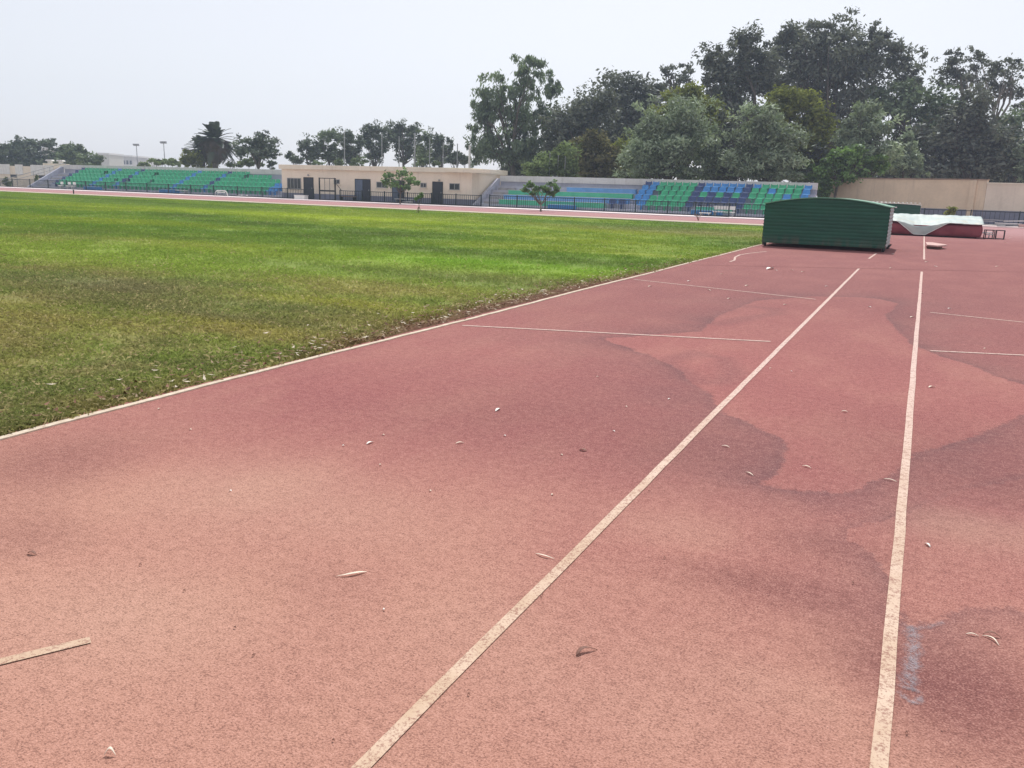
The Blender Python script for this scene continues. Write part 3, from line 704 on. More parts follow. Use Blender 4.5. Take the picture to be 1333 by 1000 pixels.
# ------------------------------------------------------------------ high-jump landing mat under a tarpaulin
t = NT('maroon_mat_vinyl'); p = t.pos(); c = t.mix(t.ramp(t.noise(p, 2.2, 4), .35, .7), (.22, .045, .06), (.29, .07, .085)); t.bsdf(c, .6, .3, 0, t.noise(p, 5, 3), .5, .03); M['mat'] = t.m
t = NT('pale_tarpaulin'); p = t.pos(); c = t.mix(t.ramp(t.noise(p, 1.3, 4), .4, .7), (.38, .46, .44), (.48, .53, .49)); c = t.mix(t.ramp(t.noise(t.scale(p, 1, 1, .5), 2.2, 4), .52, .75, 0, .6), c, (.48, .44, .32)); t.bsdf(c, .5, .3, 0, t.noise(p, 7, 4), .5, .03); M['tarp'] = t.m
r = empty('landing_mat', (.42, 43.7, 0), 0, 'long maroon landing mat lying on the track behind the green shelter', 'crash mat')
def soft_box(x0, x1, y0, y1, z0, z1, n=(24, 10, 5), bulge=.05, seed=0, slant=.27):
    m = MB(); rr_ = random.Random(seed); idx = {}
    def P(i, j, k):
        key = (i, j, k)
        if key in idx: return idx[key]
        a, b2, c2 = i / n[0], j / n[1], k / n[2]
        x, y, z = x0 + (x1 - x0) * a, y0 + (y1 - y0) * b2, z0 + (z1 - z0 + slant * b2) * c2
        mid = 4 * c2 * (1 - c2)
        if j == 0: y -= bulge * mid + .02 * math.sin(x * 5 + z * 7)
        if j == n[1]: y += bulge * mid
        if i == 0: x -= bulge * mid
        if i == n[0]: x += bulge * mid
        if k == n[2]: z -= .24 * math.exp(-((x + .62) / .5) ** 2) * (1 - .75 * b2)
        if k == n[2]: z += .02 * math.sin(x * 2.7 + y * 3) - .012
        if k == n[2] and (i in (0, n[0]) or j in (0, n[1])): z -= .03
        m.v.append((x, y, z)); idx[key] = len(m.v) - 1; return idx[key]
    for i in range(n[0]):
        for j in range(n[1]): m.f += [(P(i, j, n[2]), P(i + 1, j, n[2]), P(i + 1, j + 1, n[2]), P(i, j + 1, n[2])), (P(i, j, 0), P(i, j + 1, 0), P(i + 1, j + 1, 0), P(i + 1, j, 0))]
    for i in range(n[0]):
        for k in range(n[2]):
            for j in (0, n[1]): m.f.append((P(i, j, k), P(i + 1, j, k), P(i + 1, j, k + 1), P(i, j, k + 1)))
    for j in range(n[1]):
        for k in range(n[2]):
            for i in (0, n[0]): m.f.append((P(i, j, k), P(i, j + 1, k), P(i, j + 1, k + 1), P(i, j, k + 1)))
    return m
soft_box(-1.95, 1.85, -1.25, 1.25, .05, .60).build('mat_body', M['mat'], r, smooth=True)
MB().box(-1.85, 1.7, -1.15, 1.15, .005, .05).build('base_pallet', M['black_metal'], r)
tp = empty('tarpaulin', (.42, 43.7, 0), 0, 'pale blue white tarpaulin slumping over the front of the maroon mat', 'tarpaulin')
m = MB(); n1, n2 = 60, 34
vs = []
# the cover lies over the top; in one place its front hem hangs down in a V
for i in range(n1 + 1):
    u = i / n1; x = -2.0 + 3.93 * u
    dv_ = (x + .62) / (.95 if x < -.62 else 1.15); vee = min(1, 1.3 * max(0, 1 - abs(dv_)))
    edge = .645 + .012 * math.sin(x * 3.1) ; edge -= .20 * vee; hem = edge - .03 - .34 * vee
    for j in range(n2 + 1):
        v = j / n2
        if v < .3:
            f = v / .3; z = hem + (edge - hem) * f; y = -1.37 - .015 * math.sin(PI * f) * (1 + math.sin(x * 11)) + .03 * f
        elif v < .93:
            f = (v - .3) / .63; y = -1.34 + 2.58 * f; sag = math.exp(-((x + .62) / .55) ** 2)
            z = edge + (.945 - edge) * (f * .75 + .25 * f ** .6) - sag * .05 * math.sin(PI * f)
        else:
            f = (v - .93) / .07; y = 1.25 + .06 * f; z = .945 - .12 * f
        z += (.010 * math.sin(x * 9 + v * 5) * math.sin(v * 12) + .006 * math.sin(x * 21 + v * 9)) * (1 if v > .3 else .4)
        if u in (0, 1) and .3 <= v: z -= .05
        vs.append((x, y, max(z, .03)))
m.add(vs, [(i * (n2 + 1) + j, (i + 1) * (n2 + 1) + j, (i + 1) * (n2 + 1) + j + 1, i * (n2 + 1) + j + 1) for i in range(n1) for j in range(n2)])
o = m.build('tarpaulin_sheet', M['tarp'], tp, smooth=True)
sd = o.modifiers.new('thickness', 'SOLIDIFY'); sd.thickness = .008
hm = [vs[i * (n2 + 1)] for i in range(n1 + 1)]
MB().tube([(x, y - .012, z + .005) for x, y, z in hm], .014, 6).build('hem', M['white_paint'], tp)

# small black frames beside the mat
fr = empty('equipment_frame', (2.62, 42.9, 0), .1, 'small black open box frame against the right end of the maroon mat', 'frame', None)
def frame_box(r, w, d, h, tk=.035, plate=None):
    for x in (-1, 1):
        for y in (-1, 1): MB().box(x * w / 2 - tk / 2, x * w / 2 + tk / 2, y * d / 2 - tk / 2, y * d / 2 + tk / 2, 0, h).build('upright', M['black_metal'], r)
    for z in (.02, h - tk / 2):
        for y in (-1, 1): MB().box(-w / 2 + tk / 2, w / 2 - tk / 2, y * d / 2 - tk / 2 + .001, y * d / 2 + tk / 2 - .001, z - tk / 2 + .003, z + tk / 2 - .003).build('crossbar', M['black_metal'], r)
        for x in (-1, 1): MB().box(x * w / 2 - tk / 2 + .001, x * w / 2 + tk / 2 - .001, -d / 2 + tk / 2, d / 2 - tk / 2, z - tk / 2 + .003, z + tk / 2 - .003).build('side_bar', M['black_metal'], r)
    if plate: MB().box(-w / 2 + .02, w / 2 - .02, -d / 2 + .03, d / 2 - .03, plate, plate + .03).build('plate', M['grey_metal'], r)
frame_box(fr, .34, .40, .40, plate=.18)
fr2 = empty('equipment_frame', (3.05, 43.0, 0), -.12, 'outer of the two small black frames on the open track', 'frame'); frame_box(fr2, .32, .38, .40)
pl = empty('pole_rest', (2.35, 43.6, 0), 0, 'short pale bar lying between the mat and the black frames', 'bar'); MB().tube([(-.2, 0, .22), (.42, .15, .25)], .03).build('bar', M['white_paint'], pl); MB().box(-.16, -.12, -.04, .04, 0, .20).build('foot', M['grey_metal'], pl); MB().box(.3, .34, .08, .16, 0, .22).build('foot', M['grey_metal'], pl)

# board lying on the track
r = empty('take_off_board', (.41, 32.0, 0), 0, 'flat worn wooden board lying on the white lane line behind the shelter', 'board')
m = MB().prism([(-.30, .9), (-.26, -1.0), (.05, -1.25), (.30, -.55), (.34, -.2), (-.1, 1.15)], .09, .135, 'z'); m.build('top_board', M['board_top'], r)
for y in (-.8, 0, .7): MB().box(-.24, .2, y - .05, y + .05, .004, .089).build('batten', M['wood'], r)

# white things by the fences
def low_bench(name, label, x, y, w, h, d, mat, legs, cat, group=None, back=False):
    r = empty(name, (x, y, 0), 0, label, cat, group)
    MB().box(-w / 2, w / 2, -d / 2, d / 2, h - .06, h).build('seat', mat, r)
    for s in (-1, 1): MB().box(s * (w / 2 - .12) - .04, s * (w / 2 - .12) + .04, -d / 2 + .03, d / 2 - .03, 0.0, h - .061).build('leg', legs, r)
    if back:
        for s in (-1, 1): MB().box(s * (w / 2 - .12) - .025, s * (w / 2 - .12) + .025, d / 2 + .001, d / 2 + .05, .0, h + .40).build('back_post', legs, r)
        MB().box(-w / 2, w / 2, d / 2 - .05, d / 2 - .001, h + .12, h + .38).build('backrest', mat, r)
    return r
pz = MB
low_bench('bench', 'white slatted bench just left of the green shelter', -13.0, 61.0, 1.5, .42, .4, M['white_paint'], M['grey_metal'], 'bench', None, True)
low_bench('bench', 'low white bench end touching the white slatted bench by the shelter', -14.3, 60.9, .8, .30, .4, M['white_paint'], M['grey_metal'], 'bench')
low_bench('bench', 'dark brown bench by the double blue door of the cream building', -47.0, 62.35, 1.7, .45, .4, M['wood'], M['black_metal'], 'bench')
low_bench('bench', 'pale bench under the leafy tree before the cream building', -41.0, 62.4, 1.8, .42, .35, M['white_paint'], M['grey_metal'], 'bench')
low_bench('bench', 'white bench behind the fence between two dark seat columns', -68.2, 62.6, 2.2, .42, .4, M['white_paint'], M['grey_metal'], 'bench')
def step_box(label, x, y):
    r = empty('step_box', (x, y, 0), 0, label, 'step box')
    MB().box(-1.1, 1.1, -.3, .3, .02, .40).build('body', M['blue_box'], r, bevel=.015); MB().box(-1.12, 1.12, -.32, .32, .402, .44).build('lid', plain('pale_blue_lid', (.25, .42, .6), .5, .1), r)
step_box('blue step box below the striped benches right of the small tree', -26.2, 62.62); step_box('blue step box below the dark and blue seats near the shelter', -14.6, 62.62)
step_box('bright blue step box at the foot of the leftmost blue seat column', -81.0, 62.62); step_box('bright blue step box at the foot of the second blue seat column', -69.6, 62.62 + .001)
r = empty('practice_hurdle', (-60.3, 60.4, 0), 0, 'grey white arched hurdle standing before the left stand fence', 'hurdle')
m = MB(); m.tube([(-.85, 0, 0), (-.7, 0, .42), (-.5, 0, .55), (.5, 0, .55), (.7, 0, .42), (.85, 0, 0)], .045, 8); m.build('arch', M['white_paint'], r, smooth=True)
MB().tube([(-.55, .02, 0), (-.35, .02, .46)], .03).build('leg', M['grey_metal'], r); MB().tube([(.55, .02, 0), (.35, .02, .46)], .03).build('leg', M['grey_metal'], r)
MB().box(-.5, .5, -.03, .03, .36, .44).build('board', M['white_paint'], r)
r = empty('white_crate', (-51.2, 61.0, 0), .1, 'white box lying before the first dark door of the cream building', 'box')
MB().box(-.55, .55, -.3, .3, 0, .36).build('body', M['white_paint'], r, bevel=.03); MB().box(-.57, .57, -.32, .32, .361, .42).build('lid', M['white_paint'], r)
for i, (x, lab) in enumerate(((-58.3, 'white scrap heap on the kerb at the right end of the left stand'), (-40.0, 'small pale scrap on the kerb before the building'))):
    m = MB(); 
    for k in range(5): a = random.random() * 3; q = random.uniform(-.5, .5); m.obox((q - .3 * math.cos(a), -.15 * math.sin(a), .14 + .02 * k), (q + .3 * math.cos(a), .15 * math.sin(a), .15 + .02 * k), .12, .02)
    tag(m.build('rubbish', M['white_paint']), lab, 'rubbish').location = (x, 61.2, 0)
for i, x in enumerate((-84.9, -83.7, -82.9)):
    o = low_bench('folding_stool', ('leftmost of three small white stools below the leftmost green seats', 'middle of three small white stools below the leftmost green seats', 'rightmost of three small white stools below the leftmost green seats')[i], x, 61.75, .42, .45, .35, M['white_paint'], M['grey_metal'], 'stool', 'white stools by the left stand', True)
# heap of hurdle parts at the right
hx = empty('hurdle_heap', (4.6, 66.2, 0), 0, 'low heap of pale hurdle rails right of the crash mat', 'hurdle heap')
for k in range(7):
    a = random.uniform(-.35, .35); q = random.uniform(-1.2, 1.0); z = .06 + .07 * k
    MB().obox((q - .8 * math.cos(a), -.5 * math.sin(a), z), (q + .8 * math.cos(a), .5 * math.sin(a), z + random.uniform(-.04, .1)), .09, .05).build('rail', M['white_paint'] if k % 2 else M['grey_metal'], hx)
MB().box(1.1, 1.7, -.2, .3, .002, .25).build('block', M['board_top'], hx)

# ------------------------------------------------------------------ vegetation
def unit(n):
    v = rng.normal(size=(n, 3)); return v / np.linalg.norm(v, axis=1)[:, None]
def leaf_cloud(cent, radii, n, size, aspect, droop, shell=.75):
    """leaf quads spread through one puff, denser near its surface"""
    d = unit(n); rr_ = rng.random(n) ** (1 / 3.0) * (1 - shell) + shell * rng.random(n) ** .35
    p = cent + d * (rr_ * (1 + .24 * rng.normal(size=n)) + (rng.random(n) < .10) * rng.random(n) * .4)[:, None] * radii
    ax = unit(n) * np.array((1, 1, .6)) + np.array((0, 0, -droop)); ax /= np.linalg.norm(ax, axis=1)[:, None]
    nn = unit(n) * .75 + d * .85 + np.array((0, 0, .45)); sd_ = np.cross(ax, nn); sd_ /= np.linalg.norm(sd_, axis=1)[:, None] + 1e-9
    s = size * (.6 + .8 * rng.random(n))[:, None]; a = ax * s; b = sd_ * s / aspect
    q = np.stack([p - a, p - a * .1 + b, p + a, p + a * .1 - b], 1)
    return q
def trunk_mesh(base, tips, r0, mat, bend=.06, sides=7, fork=.45):
    """tapered trunk with limbs that reach the clumps of the crown"""
    m = MB(); base = np.array(base, float); top = np.mean(tips, 0); h = top[2] - base[2]
    j = base + (top - base) * np.array((fork * .6, fork * .6, fork))
    pts = [base + (0, 0, -.05), base + (j - base) * .35 + rng.normal(0, bend * h * .2, 3) * (1, 1, 0), j]
    m.tube(pts, [r0 * 1.15, r0 * .9, r0 * .72], sides)
    for tp_ in tips:
        a = j + (base - j) * rng.uniform(0, .25); mid = a + (tp_ - a) * .5 + rng.normal(0, .06 * h, 3)
        mid[2] = max(mid[2], a[2] + .3 * (tp_[2] - a[2])); L_ = np.linalg.norm(tp_ - a)
        m.tube([a, mid, tp_], [r0 * .5, r0 * .3, max(.02, r0 * .08)], max(4, sides - 2))
        for q in range(2):
            e = mid + (tp_ - mid) * .7 + rng.normal(0, .07 * L_, 3); m.tube([mid, (mid + e) / 2 + rng.normal(0, .02 * L_, 3), e], [r0 * .2, r0 * .13, .02], 4)
    return m
NT_ = [0]; DENS = 6.5
def tree(name, label, D, lobes, kind, base_px, size=.26, aspect=2.4, droop=.0, dens=1.0, puff=.36, bark='bark', group=None, r0=None, gap=.0, depth=.85, cat='tree', fork=.45, shell=.75, ground_y=None):
    """lobes: (px, py, rx, ry) outline lobes in photo pixels at depth D -> real metres"""
    s = D / F; base = atD(base_px, hz(base_px) + 5, D); base[2] = 0; size *= .8
    r = empty(name, base, 0, label, cat, group)
    qs, tint, tips = [], [], []
    if group == GW and 'fig' not in name and 'alone' not in label: lobes = [(a, b, c * 1.13, d * 1.08) for a, b, c, d in lobes]
    for (px, py, rx, ry) in lobes:
        c = atD(px, py, D) - base; rad = np.array((rx, depth * (rx + ry) / 2, ry)) * s
        rad = np.array((rx * s, rx * s * depth, ry * s))
        area = rx * ry * 3.14 * .59
        np_ = int(max(7, min(64, (rx * ry) ** .5 * 1.0)))
        tips.append(c + np.array((0, 0, -.15 * rad[2])))
        for k in range(np_):
            d = unit(1)[0]; f = rng.random() ** .45
            pc = c + d * rad * f * (1 - puff * .55)
            if rng.random() < gap: continue
            ragged = rng.random() < (.26 if kind[:3] in ('euc', 'pin') else .12)
            if ragged: pc = c + d * rad * rng.uniform(.92, 1.16)
            pr = rad * puff * (.55 + .75 * rng.random()) * (.85 if ragged else 1); pr = np.maximum(pr, size * 1.2) * np.array((1, 1, .85))
            n = int(max(20, dens * DENS * area / np_ / (size / s * size / s * 1.18 / aspect)))
            n = min(n, 1500)
            if ragged: n = max(10, int(n * .30))
            qs.append(leaf_cloud(pc, pr, n, size, aspect, droop, .25 if ragged else shell))
            tb = np.clip(.42 + .28 * rng.normal(), 0, 1)
            tint.append(np.repeat(np.clip(tb + .16 * rng.normal(size=n), 0, 1), 4))
            if rng.random() < .12: tips.append(c + (pc - c) * .7)
    Q = np.concatenate(qs); T = np.concatenate(tint)
    hgt = max(q[1] for q in [(0, t_[2]) for t_ in tips])
    tm = trunk_mesh((0, 0, 0), tips[:14], r0 or max(.05, .022 * hgt), M[bark], fork=fork)
    tm.build('trunk', M[bark], r, smooth=True)
    link('crown', npmesh('crown', Q.reshape(-1, 3), np.arange(len(Q) * 4).reshape(-1, 4), L[kind], dict(tint=T)), r)
    NT_[0] += len(Q)
    return r

GW = GP = GL = ''
GW = 'trees of the wood behind the right stand'; GP = 'pines behind the cream building'; GL = 'trees beyond the left stand'
# big eucalyptus beside the building, and the wood to its right
tree('eucalyptus_tree', 'tall drooping eucalyptus standing alone right of the cream building', 92, [(646,120,28,26),(688,92,24,22),(630,152,22,30),(668,150,38,36),(650,190,40,30),(620,190,14,26),(716,112,15,24),(690,195,30,28),(706,160,20,26),(682,118,18,20)], 'euc', 668, .30, 3.2, .9, 1.0, .30, group=GW, bark='bark', shell=.55, gap=.08)
tree('broadleaf_tree', 'dark round headed tree between tall eucalyptus and grey wood', 88, [(745,170,34,40),(775,150,34,36),(740,205,34,26),(725,190,22,28)], 'eucd', 752, .28, 2.0, .2, 1, .34, group=GW)
tree('broadleaf_tree', 'dark grey green tree rising behind the brownish shrub tree', 96, [(800,135,38,36),(828,118,30,24),(850,125,26,22),(795,180,44,40),(845,170,40,42)], 'eucd', 815, .30, 2.0, .2, 1, .32, group=GW)
tree('broadleaf_tree', 'small brown tinged tree in front of the dark wood', 76, [(765,192,22,22),(780,205,26,24),(752,212,22,18),(775,225,28,8),(745,226,20,6)], 'brown', 768, .22, 1.9, .1, 1, .36, group=GW)
tree('broadleaf_tree', 'low ferny green tree behind the start of the striped benches', 73.5, [(715,212,24,18),(738,207,20,22),(700,220,18,12),(705,225,26,7),(740,225,24,8)], 'bush', 722, .20, 2.4, .2, .9, .36, group=GW)
tree('eucalyptus_tree', 'thin tall tree whose sparse tuft rises above the yellowish tree', 100, [(870,92,14,9),(893,91,12,9),(880,108,22,14)], 'eucd', 882, .28, 2.2, .2, .7, .42, group=GW, gap=.15)
tree('broadleaf_tree', 'yellow green tree rising behind the left grey green willow', 78, [(893,135,36,32),(865,155,28,28),(915,160,30,34),(895,185,44,36),(820,205,30,24),(852,195,26,30)], 'yel', 888, .26, 2.0, .1, 1, .32, group=GW)
tree('willow_tree', 'left and widest of the feathery grey green willows', 70, [(850,165,28,30),(892,160,34,34),(840,200,34,30),(885,200,46,32),(925,195,16,32),(850,222,34,10),(900,224,34,10)], 'willow', 870, .25, 3.2, -.5, 1.0, .34, group=GW)
tree('eucalyptus_tree', 'grey brown eucalyptus left of the tallest crown', 86, [(928,85,22,26),(968,65,30,28),(945,110,36,34),(985,95,30,36),(955,145,34,30)], 'eucd', 958, .31, 2.6, .5, 1, .33, group=GW)
tree('eucalyptus_tree', 'tallest and broadest eucalyptus crown over the wood', 90, [(1038,60,34,28),(1085,45,44,24),(1068,85,54,40),(1130,75,40,34),(1140,50,18,18),(1172,85,26,26),(1110,120,52,40),(1050,130,40,34),(1185,112,24,20),(1010,95,22,34),(1085,165,36,32)], 'eucd', 1090, .32, 2.6, .6, .92, .30, group=GW, gap=.06)
tree('broadleaf_tree', 'yellow green tree behind the middle grey green willow', 73, [(1028,135,34,24),(1052,160,30,34),(1000,160,22,26),(1060,195,26,32),(1020,190,36,34)], 'yel', 1032, .26, 2.0, .1, 1, .33, group=GW)
tree('willow_tree', 'middle one of the feathery grey green willows', 67.5, [(990,160,30,28),(1010,180,32,34),(968,195,28,30),(1000,212,42,24),(975,225,30,10),(1020,227,30,10)], 'willow', 992, .25, 3.2, -.5, 1.0, .34, group=GW)
tree('broadleaf_tree', 'dark tree filling the gap between two willows', 72.5, [(942,180,22,36),(948,212,26,22),(1062,215,26,24),(945,228,24,8),(1055,232,24,8)], 'eucd', 950, .26, 2.0, .1, 1, .34, group=GW)
tree('willow_tree', 'conical grey green willow above the fig tree', 71, [(1125,155,22,24),(1142,170,26,22),(1110,178,24,24),(1130,200,40,26)], 'willow', 1128, .24, 3.0, -.5, 1.0, .34, group=GW)
tree('willow_tree', 'smallest pale willow right of the fig tree', 75, [(1180,190,16,18),(1172,212,26,20),(1190,215,18,16)], 'willow', 1180, .22, 3.0, -.4, 1.0, .36, group=GW)
tree('broadleaf_tree', 'broad dark tree behind the beige wall between willow and sparse eucalyptus', 86, [(1180,140,32,26),(1160,130,28,24),(1215,140,30,28),(1200,175,40,34)], 'euc', 1192, .28, 2.0, .2, 1, .33, group=GW)
tree('eucalyptus_tree', 'open crowned eucalyptus with sky between its branches at right', 88, [(1240,82,22,16),(1268,78,22,16),(1300,92,18,16),(1318,88,20,14),(1262,105,28,18),(1310,112,24,18),(1232,100,18,14),(1335,130,16,18)], 'eucd', 1275, .26, 2.4, .3, .62, .36, group=GW, gap=.22, fork=.55, bark='bark_pale')
tree('broadleaf_tree', 'very dark round tree standing behind the right end of the beige wall', 80, [(1235,180,36,34),(1262,150,34,34),(1280,185,40,36),(1225,215,34,20),(1290,215,40,20),(1255,205,40,26)], 'eucd', 1258, .27, 1.9, .1, 1, .32, group=GW)
tree('broadleaf_tree', 'dark grey tree leaning over the lower pale wall', 84, [(1312,175,24,28),(1318,205,26,26),(1338,160,18,24)], 'euc', 1322, .26, 2.2, .2, 1, .34, group=GW)
tree('willow_tree', 'pale willow cut off by the right edge', 78, [(1332,205,18,22),(1340,222,22,16)], 'willow', 1338, .22, 3.0, -.3, 1, .36, group=GW)
tree('fig_tree', 'bright leafy fig tree overhanging the left end of the beige wall', 69, [(1088,212,22,16),(1112,204,26,16),(1068,222,17,17),(1135,212,20,14),(1095,228,26,14),(1072,243,17,13),(1066,232,14,12),(1124,228,10,9),(1150,218,12,10),(1070,252,14,10)], 'fig', 1083, .17, 1.5, .3, 1.0, .36, group=GW, r0=.13, fork=.75)
for i, (px, py, rx, ry, D, kd, lab) in enumerate(((920,226,22,12,74,'bush','low scrubby bush behind the wall over the mixed seats'), (840,226,24,12,74,'bush','low brown green bush under the left willow'), (1035,228,18,10,72,'bush','low bush between middle willow and fig tree'), (795,222,22,14,76,'brown','brown bush at the foot of the wood behind the blue bench'))):
    tree('shrub', lab, D, [(px, py, rx, ry), (px + rx * .6, py + 4, rx * .6, ry * .7)], kd, px, .17, 2.2, 0, 1, .4, cat='bush', r0=.04, group='scrub behind the right stand')

for i, (px, py, rx, ry, D, kd, lab) in enumerate(((745,216,26,14,84,'eucd','dark undergrowth bush left of the brown bush'), (778,216,26,14,86,'eucd','dark undergrowth bush right of the brown bush'), (815,214,26,18,84,'bush','undergrowth bush left of the widest willow'), (945,216,26,18,80,'eucd','dark undergrowth bush between the two big willows'), (1048,212,26,22,79,'eucd','dark undergrowth bush right of the middle willow'), (1095,212,30,24,84,'eucd','dark undergrowth tree behind the fig tree'), (1150,212,26,22,84,'eucd','dark undergrowth bush behind the fig tree end'), (1195,214,28,20,86,'eucd','dark undergrowth bush behind the middle of the beige wall'), (1240,222,34,14,82,'euc','low undergrowth bush over the beige wall near its end'), (1285,222,34,16,84,'eucd','low dark undergrowth bush over the wall step'), (1325,224,26,16,86,'eucd','low undergrowth bush over the lower pale wall'), (672,214,26,12,96,'eucd','low dark undergrowth bush below the drooping eucalyptus'))):
    tree('shrub', lab, D, [(px, py, rx, ry), (px + rx * .5, py + 9, rx * .7, ry * .8), (px - rx * .5, py + 9, rx * .7, ry * .8), (px, py + 12, rx * .8, 9)], kd, px, .24, 2.2, 0, 1, .4, cat='bush', r0=.06, group='scrub behind the right stand')

# pines behind the building
def pine(label, D, lobes, base, kind='pine', gap=.0, fork=.6):
    lobes = [(a, b, c * 1.36, d * 1.26) for a, b, c, d in lobes] + [(base, 205, 12, 9)]
    tree('pine_tree', label, D, lobes, kind, base, .26, 2.6, -.2, .8, .36, group=GP, gap=gap, fork=fork)
pine('smallest pine at the left end of the building roof', 118, [(381,206,7,6),(389,209,7,5)], 384)
pine('compact dark pine second from the left over the building', 116, [(402,186,12,8),(400,198,13,9),(410,203,9,9)], 404)
pine('pale topped pine third from the left over the building', 118, [(426,178,11,10),(438,182,10,12),(422,196,14,12),(436,203,12,10)], 430, 'pineg')
pine('pine fourth from the left over the building with a rounded top', 114, [(452,176,12,9),(466,182,9,9),(452,194,13,14),(462,200,12,10)], 456)
pine('broad tall pine over the middle of the building', 120, [(488,170,14,9),(480,184,13,11),(498,184,13,12),(490,197,12,8)], 488)
pine('tallest dark pine over the right half of the building', 122, [(512,172,13,11),(530,168,14,9),(521,186,18,12),(541,178,9,12),(535,197,12,8)], 524)
pine('slim pine between the tallest pine and the spiky topped one', 117, [(552,186,10,12),(547,200,12,10)], 550, 'pineg')
pine('spiky topped pine near the right end of the roof', 119, [(566,182,10,10),(577,186,9,12),(570,198,14,10),(585,192,5,14)], 572)
pine('low rounded pine at the right end of the roof', 112, [(596,206,10,8),(588,210,9,6),(604,209,6,6)], 597)
pine('round bushy pine standing alone right of the palms', 104, [(326,184,13,9),(344,184,15,10),(335,195,24,10),(352,200,10,7),(316,195,8,9)], 338)
for i, (px, py, rx, ry, lab) in enumerate(((466,210,14,8,'green shrub over the roof below the fourth pine'), (549,210,14,10,'green shrub over the roof below the slim pine'), (440,212,10,5,'small shrub over the roof below the pale topped pine'), (412,213,9,4,'tiny shrub over the roof beside the compact dark pine'), (565,212,10,6,'shrub over the roof below the spiky topped pine'))):
    tree('shrub', lab, 96, [(px, py, rx, ry)], 'pineg', px, .2, 2.2, 0, 1, .4, cat='bush', r0=.05, group='shrubs behind the cream building')

# left: tree belt, shrubs and palms behind the stand
for (px, D, lobes, kd, lab) in (
    (6, 150, [(5,198,14,12),(0,210,14,10)], 'pine', 'leftmost dark tree of the belt behind the low cream wall'),
    (26, 152, [(24,194,14,11),(34,190,12,9),(26,207,18,12)], 'pine', 'second tree of the belt behind the low cream wall'),
    (50, 156, [(44,192,12,9),(58,187,12,5),(52,207,16,8)], 'pine', 'third tree of the belt just left of the small white roof'),
    (74, 158, [(68,188,10,5),(80,198,10,7),(70,207,16,7)], 'pine', 'fourth tree of the belt just right of the small white roof'),
    (98, 150, [(88,196,12,8),(100,200,14,10),(92,209,16,9)], 'pineg', 'fifth tree of the belt above the end of the green stand'),
    (120, 146, [(114,205,13,8),(124,209,11,6)], 'pineg', 'last low tree of the belt beside the apartment block')):
    tree('belt_tree', lab, D - 14, [(a, b, c * 1.3, d * 1.3) for a, b, c, d in lobes] + [(px, 212, 16, 8)], kd, px, .32, 2.2, .0, 1.1, .36, group=GL)
for (px, D, lobes, kd, lab) in (
    (200, 120, [(200,212,12,6),(212,210,12,6)], 'bush', 'low rounded shrub behind the stand below the right lamp post'),
    (222, 122, [(224,211,10,6),(232,213,9,5)], 'bush', 'small shrub between lamp post and bushy tree'),
    (256, 112, [(252,203,16,13),(266,208,18,10),(244,209,10,9),(278,211,10,8)], 'yel', 'bright bushy tree in front of the palms'),
    (302, 112, [(300,215,10,4),(312,214,8,4)], 'bush', 'low shrub between the palms and the round pine'),
    (324, 108, [(322,211,12,7),(334,214,10,5)], 'bush', 'grey green shrub under the round pine'),
    (186, 124, [(184,214,6,4),(190,214,5,4)], 'bush', 'tiny shrub beside the apartment block'),
    (356, 108, [(354,213,7,7)], 'pine', 'small dark cone shaped bush right of the round pine')):
    tree('shrub', lab, D, lobes, kd, px, .24, 2.2, 0, 1.1, .38, cat='bush', r0=.06, group='shrubs behind the left stand')

